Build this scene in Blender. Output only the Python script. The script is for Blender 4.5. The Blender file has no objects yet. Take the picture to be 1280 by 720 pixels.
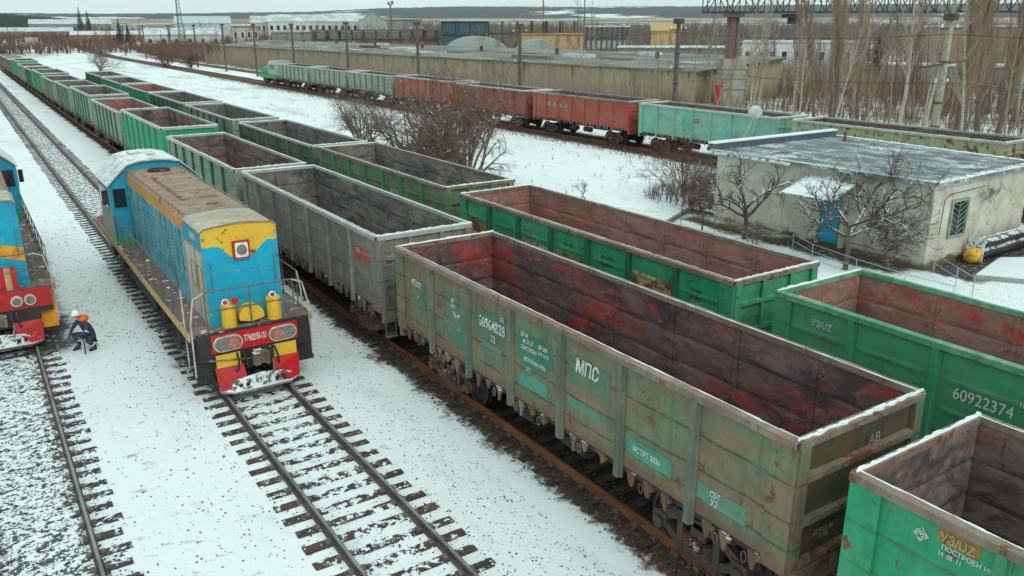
import bpy, math, random
from math import radians, sin, cos, pi, sqrt, atan2, hypot
from mathutils import Vector, Matrix, noise

S = bpy.context.scene
COL = S.collection
R = random.Random(11)

# ------------------------------------------------------------------ camera
def make_camera():
    cd = bpy.data.cameras.new('camera'); o = bpy.data.objects.new('camera', cd); COL.objects.link(o)
    pitch, roll, yaw = .3080, -.002266, .581837
    f = Vector((sin(yaw)*cos(pitch), cos(yaw)*cos(pitch), -sin(pitch)))
    r = Vector((cos(yaw), -sin(yaw), 0)); u = r.cross(f)
    r2 = r*cos(roll)+u*sin(roll); u2 = -r*sin(roll)+u*cos(roll)
    m = Matrix((r2, u2, -f)).transposed().to_4x4(); m.translation = Vector((0, 0, 8.994))
    o.matrix_world = m
    cd.sensor_width = 36; cd.lens = 1027.966/1280*36
    cd.clip_start = .1; cd.clip_end = 12000
    S.camera = o
make_camera()

# ------------------------------------------------------------------ light
W = bpy.data.worlds.new('World'); S.world = W; W.use_nodes = True
nt = W.node_tree; nt.nodes.clear()
SUN_EL, SUN_AZ = radians(42), radians(184)      # azimuth clockwise from +y: light from behind the camera, a little left
sky = nt.nodes.new('ShaderNodeTexSky'); sky.sky_type = 'NISHITA'; sky.sun_disc = False
sky.sun_elevation = SUN_EL; sky.sun_rotation = SUN_AZ
mx = nt.nodes.new('ShaderNodeMix'); mx.data_type = 'RGBA'
mx.inputs['Factor'].default_value = .88
nt.links.new(sky.outputs[0], mx.inputs[6])
# cloud deck: pale, a little uneven
tc = nt.nodes.new('ShaderNodeTexCoord'); mp = nt.nodes.new('ShaderNodeMapping'); mp.inputs['Scale'].default_value = (2, 2, 9)
nz = nt.nodes.new('ShaderNodeTexNoise'); nz.inputs['Scale'].default_value = 1.3; nz.inputs['Detail'].default_value = 5
cr = nt.nodes.new('ShaderNodeValToRGB'); cr.color_ramp.elements[0].color = (6.9, 8.75, 8.6, 1); cr.color_ramp.elements[1].color = (8.2, 9.7, 9.5, 1)
cr.color_ramp.elements[0].position = .35; cr.color_ramp.elements[1].position = .68
nt.links.new(tc.outputs['Generated'], mp.inputs[0]); nt.links.new(mp.outputs[0], nz.inputs['Vector']); nt.links.new(nz.outputs[0], cr.inputs[0])
nt.links.new(cr.outputs[0], mx.inputs[7])
bg = nt.nodes.new('ShaderNodeBackground'); bg.inputs[1].default_value = .1
wo = nt.nodes.new('ShaderNodeOutputWorld')
nt.links.new(mx.outputs[2], bg.inputs[0]); nt.links.new(bg.outputs[0], wo.inputs[0])
sd = bpy.data.lights.new('sun', 'SUN'); sd.energy = .8; sd.angle = radians(14); sd.color = (1, .96, .9)
so = bpy.data.objects.new('sun', sd); COL.objects.link(so)
sv = Vector((sin(SUN_AZ)*cos(SUN_EL), cos(SUN_AZ)*cos(SUN_EL), sin(SUN_EL)))
so.rotation_euler = sv.to_track_quat('Z', 'Y').to_euler(); so.location = (0, 0, 40)
S.view_settings.view_transform = 'Standard'; S.view_settings.look = 'None'
S.view_settings.exposure = 0.19; S.view_settings.gamma = 1

# ------------------------------------------------------------------ materials
class G:
    """tiny node graph helper"""
    def __init__(s, name):
        s.m = bpy.data.materials.new(name); s.m.use_nodes = True; s.t = s.m.node_tree
        s.b = s.t.nodes['Principled BSDF']; s.out = s.t.nodes['Material Output']
    def n(s, k, **kw):
        x = s.t.nodes.new(k)
        for a, b in kw.items(): setattr(x, a, b)
        return x
    def l(s, a, b): s.t.links.new(a, b)
    def put(s, sock, v):
        if isinstance(v, bpy.types.NodeSocket): s.l(v, sock)
        elif v is not None: sock.default_value = v
    def math(s, op, a, b=None, c=None, clamp=False):
        x = s.n('ShaderNodeMath', operation=op, use_clamp=clamp)
        s.put(x.inputs[0], a); s.put(x.inputs[1], b)
        if c is not None: s.put(x.inputs[2], c)
        return x.outputs[0]
    def mix(s, f, a, b, mode='MIX'):
        x = s.n('ShaderNodeMix', data_type='RGBA', blend_type=mode)
        s.put(x.inputs[0], f); s.put(x.inputs[6], a if not isinstance(a, tuple) else (*a[:3], 1)); s.put(x.inputs[7], b if not isinstance(b, tuple) else (*b[:3], 1))
        return x.outputs[2]
    def obj(s, scale=(1, 1, 1), off=(0, 0, 0), jitter=True):
        t = s.n('ShaderNodeTexCoord').outputs['Object']
        if jitter:
            i = s.n('ShaderNodeObjectInfo').outputs['Location']
            v = s.n('ShaderNodeVectorMath', operation='MULTIPLY'); s.l(i, v.inputs[0]); v.inputs[1].default_value = (1.37, 1.13, .7)
            a = s.n('ShaderNodeVectorMath', operation='ADD'); s.l(t, a.inputs[0]); s.l(v.outputs[0], a.inputs[1]); t = a.outputs[0]
        m = s.n('ShaderNodeMapping'); m.inputs['Scale'].default_value = scale; m.inputs['Location'].default_value = off
        s.l(t, m.inputs[0]); return m.outputs[0]
    def world(s, scale=(1, 1, 1), off=(0, 0, 0)):
        t = s.n('ShaderNodeNewGeometry').outputs['Position']
        m = s.n('ShaderNodeMapping'); m.inputs['Scale'].default_value = scale; m.inputs['Location'].default_value = off
        s.l(t, m.inputs[0]); return m.outputs[0]
    def noise(s, vec, scale=1, detail=4, rough=.55, dist=0):
        x = s.n('ShaderNodeTexNoise'); s.l(vec, x.inputs['Vector'])
        x.inputs['Scale'].default_value = scale; x.inputs['Detail'].default_value = detail
        x.inputs['Roughness'].default_value = rough; x.inputs['Distortion'].default_value = dist
        return x.outputs[0]
    def step(s, v, a, b, t0=0., t1=1.):
        x = s.n('ShaderNodeMapRange', interpolation_type='SMOOTHSTEP'); s.put(x.inputs[0], v)
        for i, q in zip((1, 2, 3, 4), (a, b, t0, t1)): s.put(x.inputs[i], q)
        return x.outputs[0]
    def sep(s, v):
        x = s.n('ShaderNodeSeparateXYZ'); s.l(v, x.inputs[0]); return x.outputs
    def bump(s, h, strength=.3, dist=.02):
        x = s.n('ShaderNodeBump'); x.inputs['Strength'].default_value = strength; x.inputs['Distance'].default_value = dist
        s.l(h, x.inputs['Height']); s.l(x.outputs[0], s.b.inputs['Normal'])
    def fin(s, col, rough=.7, metal=0., spec=.3):
        s.put(s.b.inputs['Base Color'], col if not isinstance(col, tuple) else (*col[:3], 1))
        s.put(s.b.inputs['Roughness'], rough); s.put(s.b.inputs['Metallic'], metal)
        s.b.inputs['Specular IOR Level'].default_value = spec
        return s.m

RUST = (.115, .05, .03); RUST2 = (.26, .105, .05)
def paint(name, base, fade=None, fadeamt=.5, rust=.3, grime=(.09, .085, .07), grimeamt=.35, rough=.6, scale=1., snowy=0., edge=0., under=None):
    g = G(name); v = g.obj((scale,)*3); fade = fade or tuple(c*.75+.05 for c in base)
    n1 = g.noise(v, .55, 5, .6, .4)
    c = g.mix(g.step(n1, .62-fadeamt*.45, .78-fadeamt*.45), base, fade)
    if under:
        c = g.mix(g.step(g.noise(g.obj((.9, .5, 1.6), (4, 8, 2)), .9, 7, .7, .4), .52, .66, 0, .75), c, under)
    n5 = g.noise(g.obj((scale*3, scale*3, scale*.35)), 1.6, 5, .65)      # vertical run-off streaks
    c = g.mix(g.math('MULTIPLY', g.step(n5, .45, .75), grimeamt), c, grime)
    n6 = g.noise(g.obj((scale, scale*.6, scale*2.2)), 2.2, 6, .7)
    c = g.mix(g.math('MULTIPLY', g.step(n6, .5, .7), grimeamt*.8), c, tuple(x*.6+y*.4 for x, y in zip(grime, fade)))
    n7 = g.noise(v, 1.4, 8, .75, .6)
    c = g.mix(g.step(n7, .42, .62, 0, .55*min(1, grimeamt*1.6)), c, tuple(x*.55+y*.2 for x, y in zip(base, grime)))
    n2 = g.noise(v, 2.6, 8, .68, .3)
    if edge:
        zz = g.sep(g.n('ShaderNodeTexCoord').outputs['Object'])[2]
        lo = g.math('ADD', zz, g.math('MULTIPLY', g.noise(g.obj((1, 1, .5)), 2.2, 7, .75), 1.1))
        c = g.mix(g.step(lo, 1.95, 2.3, edge, 0), c, (.19, .115, .08))
        wv = g.math('MULTIPLY', g.noise(v, 2, 4), .05)
        for zc in (1.76, 2.22, 2.82):  # panel grooves: crease shade and dirt painted in together as dark lines
            cr_ = g.math('ABSOLUTE', g.math('SUBTRACT', g.math('ADD', zz, wv), zc))
            c = g.mix(g.math('MULTIPLY', g.step(cr_, .0, .035, edge, 0), g.step(n7, .35, .55, .35, 1)), c, (.09, .06, .045))
    rc = g.mix(g.noise(v, 9, 4), RUST, RUST2)
    th = .78-rust*.34
    c = g.mix(g.step(n2, th, th+.05), c, rc)
    n3 = g.noise(v, 14, 4, .7)
    th2 = .8-rust*.2
    c = g.mix(g.step(n3, th2, th2+.04), c, rc)
    if snowy:
        nn = g.sep(g.n('ShaderNodeNewGeometry').outputs['Normal'])[2]
        f = g.math('MULTIPLY', g.step(nn, .4, .9), g.step(g.noise(v, 3, 5, .7), .62-snowy*.4, .7-snowy*.4))
        c = g.mix(f, c, (.8, .84, .85))
    g.bump(g.math('ADD', g.noise(v, 30, 4, .6), g.math('MULTIPLY', n2, 2.)), .25, .012)
    return g.fin(c, rough, 0, .3)

def inner(name, base, dark, red, redamt=.3, pale=(.2, .165, .135), paleamt=.3, darkamt=.5, snow=.0):
    """inside of a gondola: worn steel, coal black, red oxide, pale scuffs, a few black drips"""
    g = G(name); v = g.obj(); z = g.sep(g.n('ShaderNodeTexCoord').outputs['Object'])[2]
    c = g.mix(g.step(g.noise(g.obj((1, .35, 1)), .7, 6, .62, .5), .35, .68), base, pale) if paleamt else base
    c = g.mix(paleamt if paleamt else 0., base, c)
    nd = g.noise(g.obj((1, .45, 1), (5, 3, 1)), .8, 6, .6, .6)
    c = g.mix(g.step(nd, .66-darkamt*.3, .78-darkamt*.3), c, dark)
    nr = g.noise(g.obj((1, .4, .8), (9, 1, 4)), .9, 9, .78, .3)
    c = g.mix(g.math('MULTIPLY', g.step(nr, .68-redamt*.32, .76-redamt*.32), g.step(g.noise(v, 5, 8, .8), .34, .56, .15, 1)), c, red)
    nf = g.noise(g.obj((1, .5, 1.6), (3, 7, 2)), 2.2, 9, .78, .3)
    c = g.mix(g.step(nf, .42, .60, 0, .75), c, tuple(x*.55+y*.3 for x, y in zip(dark, base)))
    nq = g.noise(g.obj((1, .6, 1.2), (13, 2, 8)), 3.2, 9, .8, .2)
    c = g.mix(g.step(nq, .55, .62, 0, .5), c, tuple(x*.7+y*.5 for x, y in zip(pale, red)))
    st = g.noise(g.obj((6, 6, .45)), 1.8, 4, .6)
    c = g.mix(g.step(st, .67, .74, 0, .8), c, tuple(x*.35 for x in dark))
    st2 = g.noise(g.obj((.6, .6, 7), (2, 2, 2)), 1.5, 6, .7)
    c = g.mix(g.step(st2, .55, .75, 0, .45), c, tuple(x*.55 for x in base))
    c = g.mix(g.step(g.noise(v, 9, 5, .7), .63, .72, 0, .4), c, tuple(min(.6, x*1.5) for x in pale))
    for zc in (1.72, 2.18, 2.78):  # lining grooves, their shade painted into the colour along with dirt
        q = g.math('ABSOLUTE', g.math('SUBTRACT', g.math('ADD', z, g.math('MULTIPLY', g.noise(v, 1.5, 4), .06)), zc+.03))
        c = g.mix(g.math('MULTIPLY', g.step(q, .0, .035, .75, 0), g.step(nf, .38, .6, .3, 1)), c, tuple(x*.5 for x in dark))
    if snow:
        nn = g.sep(g.n('ShaderNodeNewGeometry').outputs['Normal'])[2]
        f = g.math('MULTIPLY', g.step(nn, .5, .9), g.step(g.noise(v, 2.2, 6, .7), .63-snow*.3, .68-snow*.3))
        c = g.mix(f, c, (.75, .8, .8))
    g.bump(g.noise(v, 12, 5, .65), .35, .02)
    return g.fin(c, .8, 0, .2)

def plain(name, c, rough=.7, metal=0, var=.25, vs=4., spec=.3):
    g = G(name); v = g.obj()
    cc = g.mix(g.step(g.noise(v, vs, 6, .65), .3, .7), tuple(x*(1-var) for x in c), tuple(min(1, x*(1+var)) for x in c))
    g.bump(g.noise(v, vs*5, 3), .2, .01)
    return g.fin(cc, rough, metal, spec)

def snowmat(name, dirt=.0):
    g = G(name); v = g.world()
    c = g.mix(g.noise(v, 1.5, 4), (.78, .86, .86), (.86, .91, .91))
    if dirt: c = g.mix(g.step(g.noise(v, 7, 6, .75), .66-dirt*.3, .7-dirt*.3), c, (.12, .11, .1))
    g.bump(g.noise(v, 9, 4), .4, .03)
    return g.fin(c, .7, 0, .2)

M = {}
M['snow'] = snowmat('snow'); M['snow_dirty'] = snowmat('dirty snow', .5)
M['rim_brown'] = paint('rim brown', (.25, .16, .125), (.3, .24, .19), .5, .62, (.09, .07, .05), .6)
M['rim_pale'] = paint('rim pale', (.42, .42, .38), (.5, .5, .46), .5, .15, (.16, .15, .13), .4)
M['rim_green'] = paint('rim green', (.09, .33, .17), (.22, .42, .28), .5, .1, (.06, .12, .07), .6)
M['bogie'] = paint('bogie steel', (.075, .058, .052), (.15, .085, .065), .5, .5, (.03, .028, .026), .4, .8, 1, .12)
M['bogie_rust'] = paint('rusty casting', (.15, .07, .05), (.22, .1, .065), .5, .6, (.05, .04, .035), .5, .8, 1, .12)
M['wheel'] = plain('wheel steel', (.05, .048, .047), .5, .6)
M['under'] = paint('underframe', (.045, .04, .036), (.08, .06, .045), .4, .5, (.03, .03, .028), .4, .9)
M['hook'] = paint('rusty hook', (.17, .1, .07), (.25, .2, .15), .5, .6, (.07, .05, .04), .4, .85, 1, .25)
M['letter'] = paint('white lettering', (.72, .76, .72), (.6, .64, .58), .3, .12, (.35, .36, .32), .25)
M['letter_faint'] = paint('worn lettering', (.5, .5, .42), (.3, .32, .25), .6, .35, (.2, .19, .15), .4)
M['letter_tan'] = paint('tan lettering', (.55, .42, .2), (.4, .3, .14), .5, .3, (.2, .14, .08), .4)
M['letter_dark'] = plain('dark lettering', (.05, .05, .045))

TEAL = (.055, .30, .20)
EXT = dict(
 bright=paint('bright green paint', (.028, .37, .19), (.05, .34, .19), .35, .1, (.06, .16, .1), .25, edge=.25),
 bright_w=paint('bright green worn paint', (.03, .36, .18), (.09, .36, .2), .4, .52, (.05, .12, .07), .45, edge=.5),
 khaki=paint('olive drab over teal', (.17, .235, .14), (.26, .185, .125), .58, .56, (.10, .10, .06), .8, edge=1., under=(.07, .27, .17)),
 grey=paint('weathered grey', (.25, .235, .205), (.32, .295, .255), .5, .3, (.13, .12, .1), .7, edge=.35),
 mint=paint('pale chalky green', (.17, .31, .23), (.31, .36, .28), .6, .15, (.12, .17, .13), .45, edge=.5),
 mint2=paint('pale grey green', (.2, .28, .22), (.33, .34, .28), .7, .2, (.12, .15, .11), .5, edge=.5),
 green=paint('mid green', (.07, .33, .155), (.1, .34, .19), .4, .1, (.06, .19, .1), .3, edge=.4),
 dkgreen=paint('dull green', (.07, .17, .105), (.14, .19, .13), .5, .45, (.06, .07, .05), .6, edge=.5),
 patch=paint('olive and green patches', (.1, .27, .15), (.22, .26, .16), .6, .45, (.1, .12, .07), .6, edge=.6),
 endbrown=paint('brown wagon end', (.115, .105, .075), (.15, .105, .07), .5, .55, (.06, .055, .04), .7),
 red=paint('faded red', (.42, .07, .045), (.38, .11, .075), .5, .25, (.16, .06, .045), .45),
 dred=paint('red oxide', (.25, .055, .04), (.26, .1, .075), .5, .3, (.1, .05, .04), .45),
 aqua=paint('aqua green', (.16, .46, .34), (.24, .45, .35), .5, .25, (.1, .2, .16), .4),
 rustmint=paint('pale green rusted through', (.3, .42, .3), (.42, .42, .26), .5, .66, (.3, .22, .12), .5),
 brown=paint('brown grey', (.16, .12, .1), (.22, .19, .16), .5, .4, (.08, .07, .06), .5),
)
POST = dict(
 khaki=paint('grey green post', (.125, .17, .125), (.2, .2, .15), .5, .3, (.07, .08, .06), .6),
 teal=EXT['dkgreen'], dark=paint('dark green post', (.025, .15, .085), (.06, .17, .1), .3, .15, (.03, .07, .05), .4),
 grey=EXT['grey'], green=paint('green post', (.05, .3, .15), (.07, .3, .16), .3, .05, (.04, .13, .07), .3),
)
INN = dict(
 brown=inner('rusty brown lining', (.21, .15, .13), (.07, .065, .068), (.46, .10, .08), .42, (.33, .28, .23), .5, .5),
 purple=inner('brown and red lining', (.19, .115, .11), (.06, .05, .055), (.46, .055, .05), .62, (.28, .21, .18), .35, .5),
 grey=inner('coal grey lining', (.21, .19, .17), (.08, .088, .09), (.32, .1, .09), .2, (.38, .33, .27), .6, .5),
 red=inner('red oxide lining', (.36, .17, .14), (.19, .13, .115), (.46, .12, .1), .55, (.40, .32, .26), .5, .3),
 vivid=inner('vivid red lining', (.36, .17, .14), (.2, .14, .12), (.6, .04, .03), .52, (.38, .3, .25), .6, .25),
 slate=inner('slate lining', (.2, .185, .17), (.09, .09, .092), (.26, .12, .1), .1, (.3, .27, .24), .5, .45),
)
M['floor'] = inner('wagon floor', (.07, .06, .055), (.035, .033, .033), (.16, .07, .05), .3, (.16, .14, .12), .4, .4, .25)

# ------------------------------------------------------------------ mesh helpers
class MB:
    def __init__(s): s.v = []; s.f = []; s.m = []
    def face(s, pts, m=0):
        i = len(s.v); s.v += [tuple(p) for p in pts]; s.f.append(tuple(range(i, i+len(pts)))); s.m.append(m)
    def box(s, x0, x1, y0, y1, z0, z1, m=0, M4=None):
        P = [(x0,y0,z0),(x1,y0,z0),(x1,y1,z0),(x0,y1,z0),(x0,y0,z1),(x1,y0,z1),(x1,y1,z1),(x0,y1,z1)]
        if M4 is not None: P = [tuple(M4 @ Vector(p)) for p in P]
        i = len(s.v); s.v += P
        for q in ((0,3,2,1),(4,5,6,7),(0,1,5,4),(1,2,6,5),(2,3,7,6),(3,0,4,7)): s.f.append(tuple(i+k for k in q)); s.m.append(m)
    def bar(s, a, b, w, h, m=0, up=(0, 0, 1)):
        a = Vector(a); b = Vector(b); d = (b-a); L = d.length; d.normalize(); u = Vector(up)
        if abs(d.dot(u)) > .98: u = Vector((1, 0, 0))
        x = d.cross(u).normalized(); u = x.cross(d)
        T = Matrix((x, d, u)).transposed().to_4x4(); T.translation = a
        s.box(-w/2, w/2, 0, L, -h/2, h/2, m, T)
    def tube(s, pts, rs, n=6, m=0, cap=True):
        if not hasattr(rs, '__len__'): rs = [rs]*len(pts)
        pts = [Vector(p) for p in pts]; rings = []; px = None
        for k, p in enumerate(pts):
            d = (pts[min(k+1, len(pts)-1)]-pts[max(k-1, 0)])
            if d.length < 1e-9: d = Vector((0, 0, 1))
            d.normalize()
            if px is None:
                px = d.orthogonal().normalized()
            px = (px-d*px.dot(d))
            px = px.normalized() if px.length > 1e-6 else d.orthogonal().normalized()
            py = d.cross(px); i = len(s.v)
            for j in range(n):
                a = 2*pi*j/n; s.v.append(tuple(p+(px*cos(a)+py*sin(a))*rs[k]))
            rings.append(i)
        for a, b in zip(rings, rings[1:]):
            for j in range(n): s.f.append((a+j, a+(j+1) % n, b+(j+1) % n, b+j)); s.m.append(m)
        if cap:
            s.f.append(tuple(rings[0]+j for j in reversed(range(n)))); s.m.append(m)
            s.f.append(tuple(rings[-1]+j for j in range(n))); s.m.append(m)
    def prism(s, out, a, b, axis='y', m=0, inset=None):
        """out: 2-D outline; axis y: (x,z) swept y a..b; axis x: (y,z); axis z: (x,y)"""
        def P(u, v, w): return {'y': (u, w, v), 'x': (w, u, v), 'z': (u, v, w)}[axis]
        n = len(out); i = len(s.v)
        s.v += [P(u, v, a) for u, v in out]+[P(u, v, b) for u, v in out]
        s.f.append(tuple(i+k for k in range(n))); s.m.append(m)
        s.f.append(tuple(i+n+k for k in reversed(range(n)))); s.m.append(m)
        for k in range(n):
            s.f.append((i+k, i+(k+1) % n, i+n+(k+1) % n, i+n+k)); s.m.append(m)
    def lathe(s, prof, c, axis='x', n=20, m=0):
        """prof: (along, radius)"""
        c = Vector(c); i = len(s.v)
        for t, r in prof:
            for j in range(n):
                a = 2*pi*j/n
                o = {'x': (t, r*cos(a), r*sin(a)), 'y': (r*cos(a), t, r*sin(a)), 'z': (r*cos(a), r*sin(a), t)}[axis]
                s.v.append(tuple(c+Vector(o)))
        for k in range(len(prof)-1):
            for j in range(n):
                s.f.append((i+k*n+j, i+k*n+(j+1) % n, i+(k+1)*n+(j+1) % n, i+(k+1)*n+j)); s.m.append(m)
        s.f.append(tuple(i+j for j in range(n))); s.m.append(m)
        s.f.append(tuple(i+(len(prof)-1)*n+j for j in range(n))); s.m.append(m)
    def grid(s, fn, nu, nv, m=0):
        i = len(s.v)
        for a in range(nu+1):
            for b in range(nv+1): s.v.append(tuple(fn(a/nu, b/nv)))
        for a in range(nu):
            for b in range(nv):
                q = i+a*(nv+1)+b; s.f.append((q, q+1, q+nv+2, q+nv+1)); s.m.append(m)
    def mesh(s, name, slots, smooth=False):
        me = bpy.data.meshes.new(name); me.from_pydata(s.v, [], s.f)
        for _ in range(slots): me.materials.append(None)
        me.polygons.foreach_set('material_index', s.m)
        if smooth: me.polygons.foreach_set('use_smooth', [True]*len(s.f))
        me.update()
        import bmesh
        bm = bmesh.new(); bm.from_mesh(me)
        if len(s.f) < 20000: bmesh.ops.recalc_face_normals(bm, faces=bm.faces)
        bm.to_mesh(me); bm.free()
        return me

def put(name, me, mats, parent=None, loc=None):
    o = bpy.data.objects.new(name, me); COL.objects.link(o)
    if loc: o.location = loc
    if parent: o.parent = parent
    for i, mt in enumerate(mats):
        o.material_slots[i].link = 'OBJECT'; o.material_slots[i].material = mt
    return o
def build(mb, name, mats, parent=None, smooth=False, loc=None):
    if not isinstance(mats, (list, tuple)): mats = [mats]
    return put(name, mb.mesh(name, len(mats), smooth), mats, parent, loc)
CACHE = {}
def cached(key, fn, name, mats, parent, smooth=False):
    if not isinstance(mats, (list, tuple)): mats = [mats]
    if key not in CACHE: CACHE[key] = fn().mesh(name, len(mats), smooth)
    return put(name, CACHE[key], mats, parent)
def tag(o, label, cat, group=None):
    o['label'] = label; o['category'] = cat
    if group: o['group'] = group
    return o
def thing(name, label, cat, loc=(0, 0, 0), rz=0, group=None):
    o = bpy.data.objects.new(name, None); COL.objects.link(o); o.location = loc; o.rotation_euler = (0, 0, rz)
    o.empty_display_size = .3
    return tag(o, label, cat, group)
def setting(o, kind='structure'): o['kind'] = kind; return o
def copy_tree(o, parent=None):
    c = o.copy(); COL.objects.link(c); c.parent = parent
    for ch in list(o.children): copy_tree(ch, c)
    return c

def text(s, size, parent, loc, facing, mat, name='lettering', xs=1., bold=.0, align='CENTER', rx=0):
    """facing 'L' read from -x side, 'F' read from -y side"""
    cu = bpy.data.curves.new(name, 'FONT'); cu.body = s; cu.size = size; cu.align_x = align; cu.align_y = 'CENTER'
    cu.extrude = .0015; cu.offset = bold; cu.resolution_u = 3; cu.space_line = .95
    o = bpy.data.objects.new(name, cu); COL.objects.link(o)
    dg = bpy.context.evaluated_depsgraph_get(); dg.update()
    me = bpy.data.meshes.new_from_object(o.evaluated_get(dg)); COL.objects.unlink(o); bpy.data.objects.remove(o)
    rot = {'L': Matrix(((0, 0, -1), (-1, 0, 0), (0, 1, 0))), 'F': Matrix(((1, 0, 0), (0, 0, -1), (0, 1, 0)))}[facing]
    T = Matrix.Translation(loc) @ rot.to_4x4() @ Matrix.Rotation(rx, 4, 'Z') @ Matrix.Diagonal((xs, 1, 1, 1))
    me.transform(T); me.name = name; me.materials.clear(); me.materials.append(mat)
    q = bpy.data.objects.new(name, me); COL.objects.link(q); q.parent = parent
    return q

# ------------------------------------------------------------------ terrain
CX, CY = 0, 0
GZ = -.19
def terr(x, y):
    d = max(0., x*.55+y*.835)
    h = 0.
    for a, b, k in ((280, 420, 3.), (420, 800, 5.), (800, 1000, 4.), (1000, 1700, 12.), (1700, 2200, 4.)):
        h += k*min(1, max(0, (d-a)/(b-a)))
    if d > 300: h += noise.noise(Vector((x*.004, y*.004, 3)))*2.5*min(1, (d-300)/300)
    return h+GZ
def ground():
    def axis(lim, near, stp):
        xs = [0.]; st = stp
        while xs[-1] < lim:
            if xs[-1] > near: st *= 1.13
            xs.append(xs[-1]+st)
        return xs
    px = axis(4200, 60, 4.); nx = axis(1500, 20, 4.)
    X = [-a for a in reversed(nx[1:])]+px
    py = axis(4200, 120, 4.); Y = [-60., -30., -10.]+py
    mb = MB(); nY = len(Y)
    for x in X:
        for y in Y: mb.v.append((x, y, terr(x, y)))
    for i in range(len(X)-1):
        for j in range(nY-1):
            q = i*nY+j; mb.f.append((q, q+nY, q+nY+1, q+1)); mb.m.append(0)
    g = G('snowy ground'); v = g.world(); P = g.sep(v); x, y = P[0], P[1]
    wob = g.math('MULTIPLY', g.math('SUBTRACT', g.noise(v, .6, 6, .65), .5), 1.8)
    wob2 = g.math('MULTIPLY', g.math('SUBTRACT', g.noise(v, 5, 5, .7), .5), 1.3)
    xj = g.math('ADD', x, g.math('ADD', wob, wob2))
    def band(a, b, e=.25):
        return g.math('MULTIPLY', g.step(xj, a-e, a+e), g.math('SUBTRACT', 1., g.step(xj, b-e, b+e)))
    snow = g.mix(g.noise(v, .25, 4), (.80, .88, .875), (.88, .925, .92))
    snow = g.mix(g.step(g.noise(g.world((1.5, .5, 1)), .8, 7, .7), .5, .72, 0, .45), snow, (.56, .63, .64))
    # fine speckle of ballast showing through
    dens = g.noise(g.world((1, .35, 1)), .35, 4, .6)
    nearA = g.step(xj, 6.6, 9.2)
    nearL = g.math('SUBTRACT', 1., g.step(g.math('ABSOLUTE', g.math('SUBTRACT', xj, 5.25)), 1., 2.6))
    nearC = g.math('SUBTRACT', 1., g.step(xj, .6, 1.7))
    den = g.math('ADD', g.math('ADD', g.math('MULTIPLY', dens, .35), g.math('MULTIPLY', nearA, .12)), g.math('ADD', g.math('MULTIPLY', nearL, .06), g.math('MULTIPLY', nearC, .33)))
    sp = g.noise(g.world((1., 1., 1.)), 7.5, 3, .62)
    th = g.math('SUBTRACT', .86, g.math('MULTIPLY', den, .62))
    spk = g.step(sp, th, g.math('ADD', th, .03))
    sp2 = g.noise(g.world((1, 1, 1), (7, 7, 0)), 19, 2, .6)
    th2 = g.math('SUBTRACT', .9, g.math('MULTIPLY', den, .68))
    spk2 = g.step(sp2, th2, g.math('ADD', th2, .03))
    nearmask = g.math('SUBTRACT', 1., g.step(y, 50, 140))
    spk = g.math('MULTIPLY', g.math('MAXIMUM', spk, spk2), nearmask)
    stone = g.mix(g.noise(v, 12, 3), (.05, .055, .06), (.16, .15, .14))
    c = g.mix(spk, snow, stone)
    gr = g.noise(g.world((1, 3.2, 1), (2, 5, 0)), 3.2, 8, .78, .3)
    gap = g.math('MULTIPLY', g.math('SUBTRACT', 1., g.step(xj, .3, 1.1)), g.step(g.noise(v, .5, 3), .35, .6, .15, 1))
    c = g.mix(g.math('MULTIPLY', g.math('MULTIPLY', g.step(gr, .55, .59), gap), nearmask), c, stone)
    gapL = g.math('SUBTRACT', 1., g.step(g.math('ABSOLUTE', g.math('SUBTRACT', x, 5.27)), .5, .95))
    c = g.mix(g.math('MULTIPLY', g.math('MULTIPLY', g.step(gr, .6, .64), gapL), nearmask), c, stone)
    # footprints / trampled blots between the left tracks
    fp = g.noise(g.world((1.4, 2.6, 1), (3, 9, 0)), 1.5, 5, .7)
    fpm = g.math('MULTIPLY', g.math('MULTIPLY', g.step(xj, .6, 1.6), g.math('SUBTRACT', 1., g.step(xj, 3.2, 4.4))), g.math('SUBTRACT', 1., g.step(y, 36, 48)))
    c = g.mix(g.math('MULTIPLY', g.math('MULTIPLY', g.step(fp, .60, .68), fpm), .7), c, (.36, .41, .43))
    fp3 = g.noise(g.world((2.2, 1.2, 1), (31, 9, 0)), 2.2, 3, .6)
    c = g.mix(g.math('MULTIPLY', g.math('MULTIPLY', g.step(fp3, .68, .72), fpm), .8), c, (.16, .18, .19))
    # yellowed and grey patches farther along
    far = g.step(y, 60, 110)
    pat = g.noise(g.world((1, .4, 1), (0, 0, 0)), .18, 7, .7)
    c = g.mix(g.math('MULTIPLY', g.step(pat, .5, .66), g.math('MULTIPLY', far, .55)), c, (.36, .32, .25))
    # dry grass and brush floor beyond the outer line and in the middle strip
    mid = band(19.5, 41.5, 1.)
    c = g.mix(g.math('MULTIPLY', g.step(g.noise(g.world((1, .5, 1)), .5, 8, .75), .56, .68), g.math('MULTIPLY', mid, .45)), c, (.28, .23, .17))
    fl = g.noise(g.world((1.6, .5, 1)), .22, 9, .75)
    zone = g.math('MAXIMUM', g.step(xj, 68, 80), g.math('MULTIPLY', g.step(xj, 49, 56), g.step(y, 62, 78)))
    brush = g.math('MULTIPLY', zone, g.step(fl, .43, .56))
    c = g.mix(g.math('MULTIPLY', brush, .85), c, g.mix(g.noise(v, 1.2, 5), (.2, .155, .11), (.3, .25, .18)))
    dist = g.math('ADD', g.math('MULTIPLY', x, .55), g.math('MULTIPLY', y, .835))
    fb = g.math('MULTIPLY', g.step(dist, 250, 330), g.step(g.noise(g.world((1, 1, 1)), .012, 8, .7), .42, .52))
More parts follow.
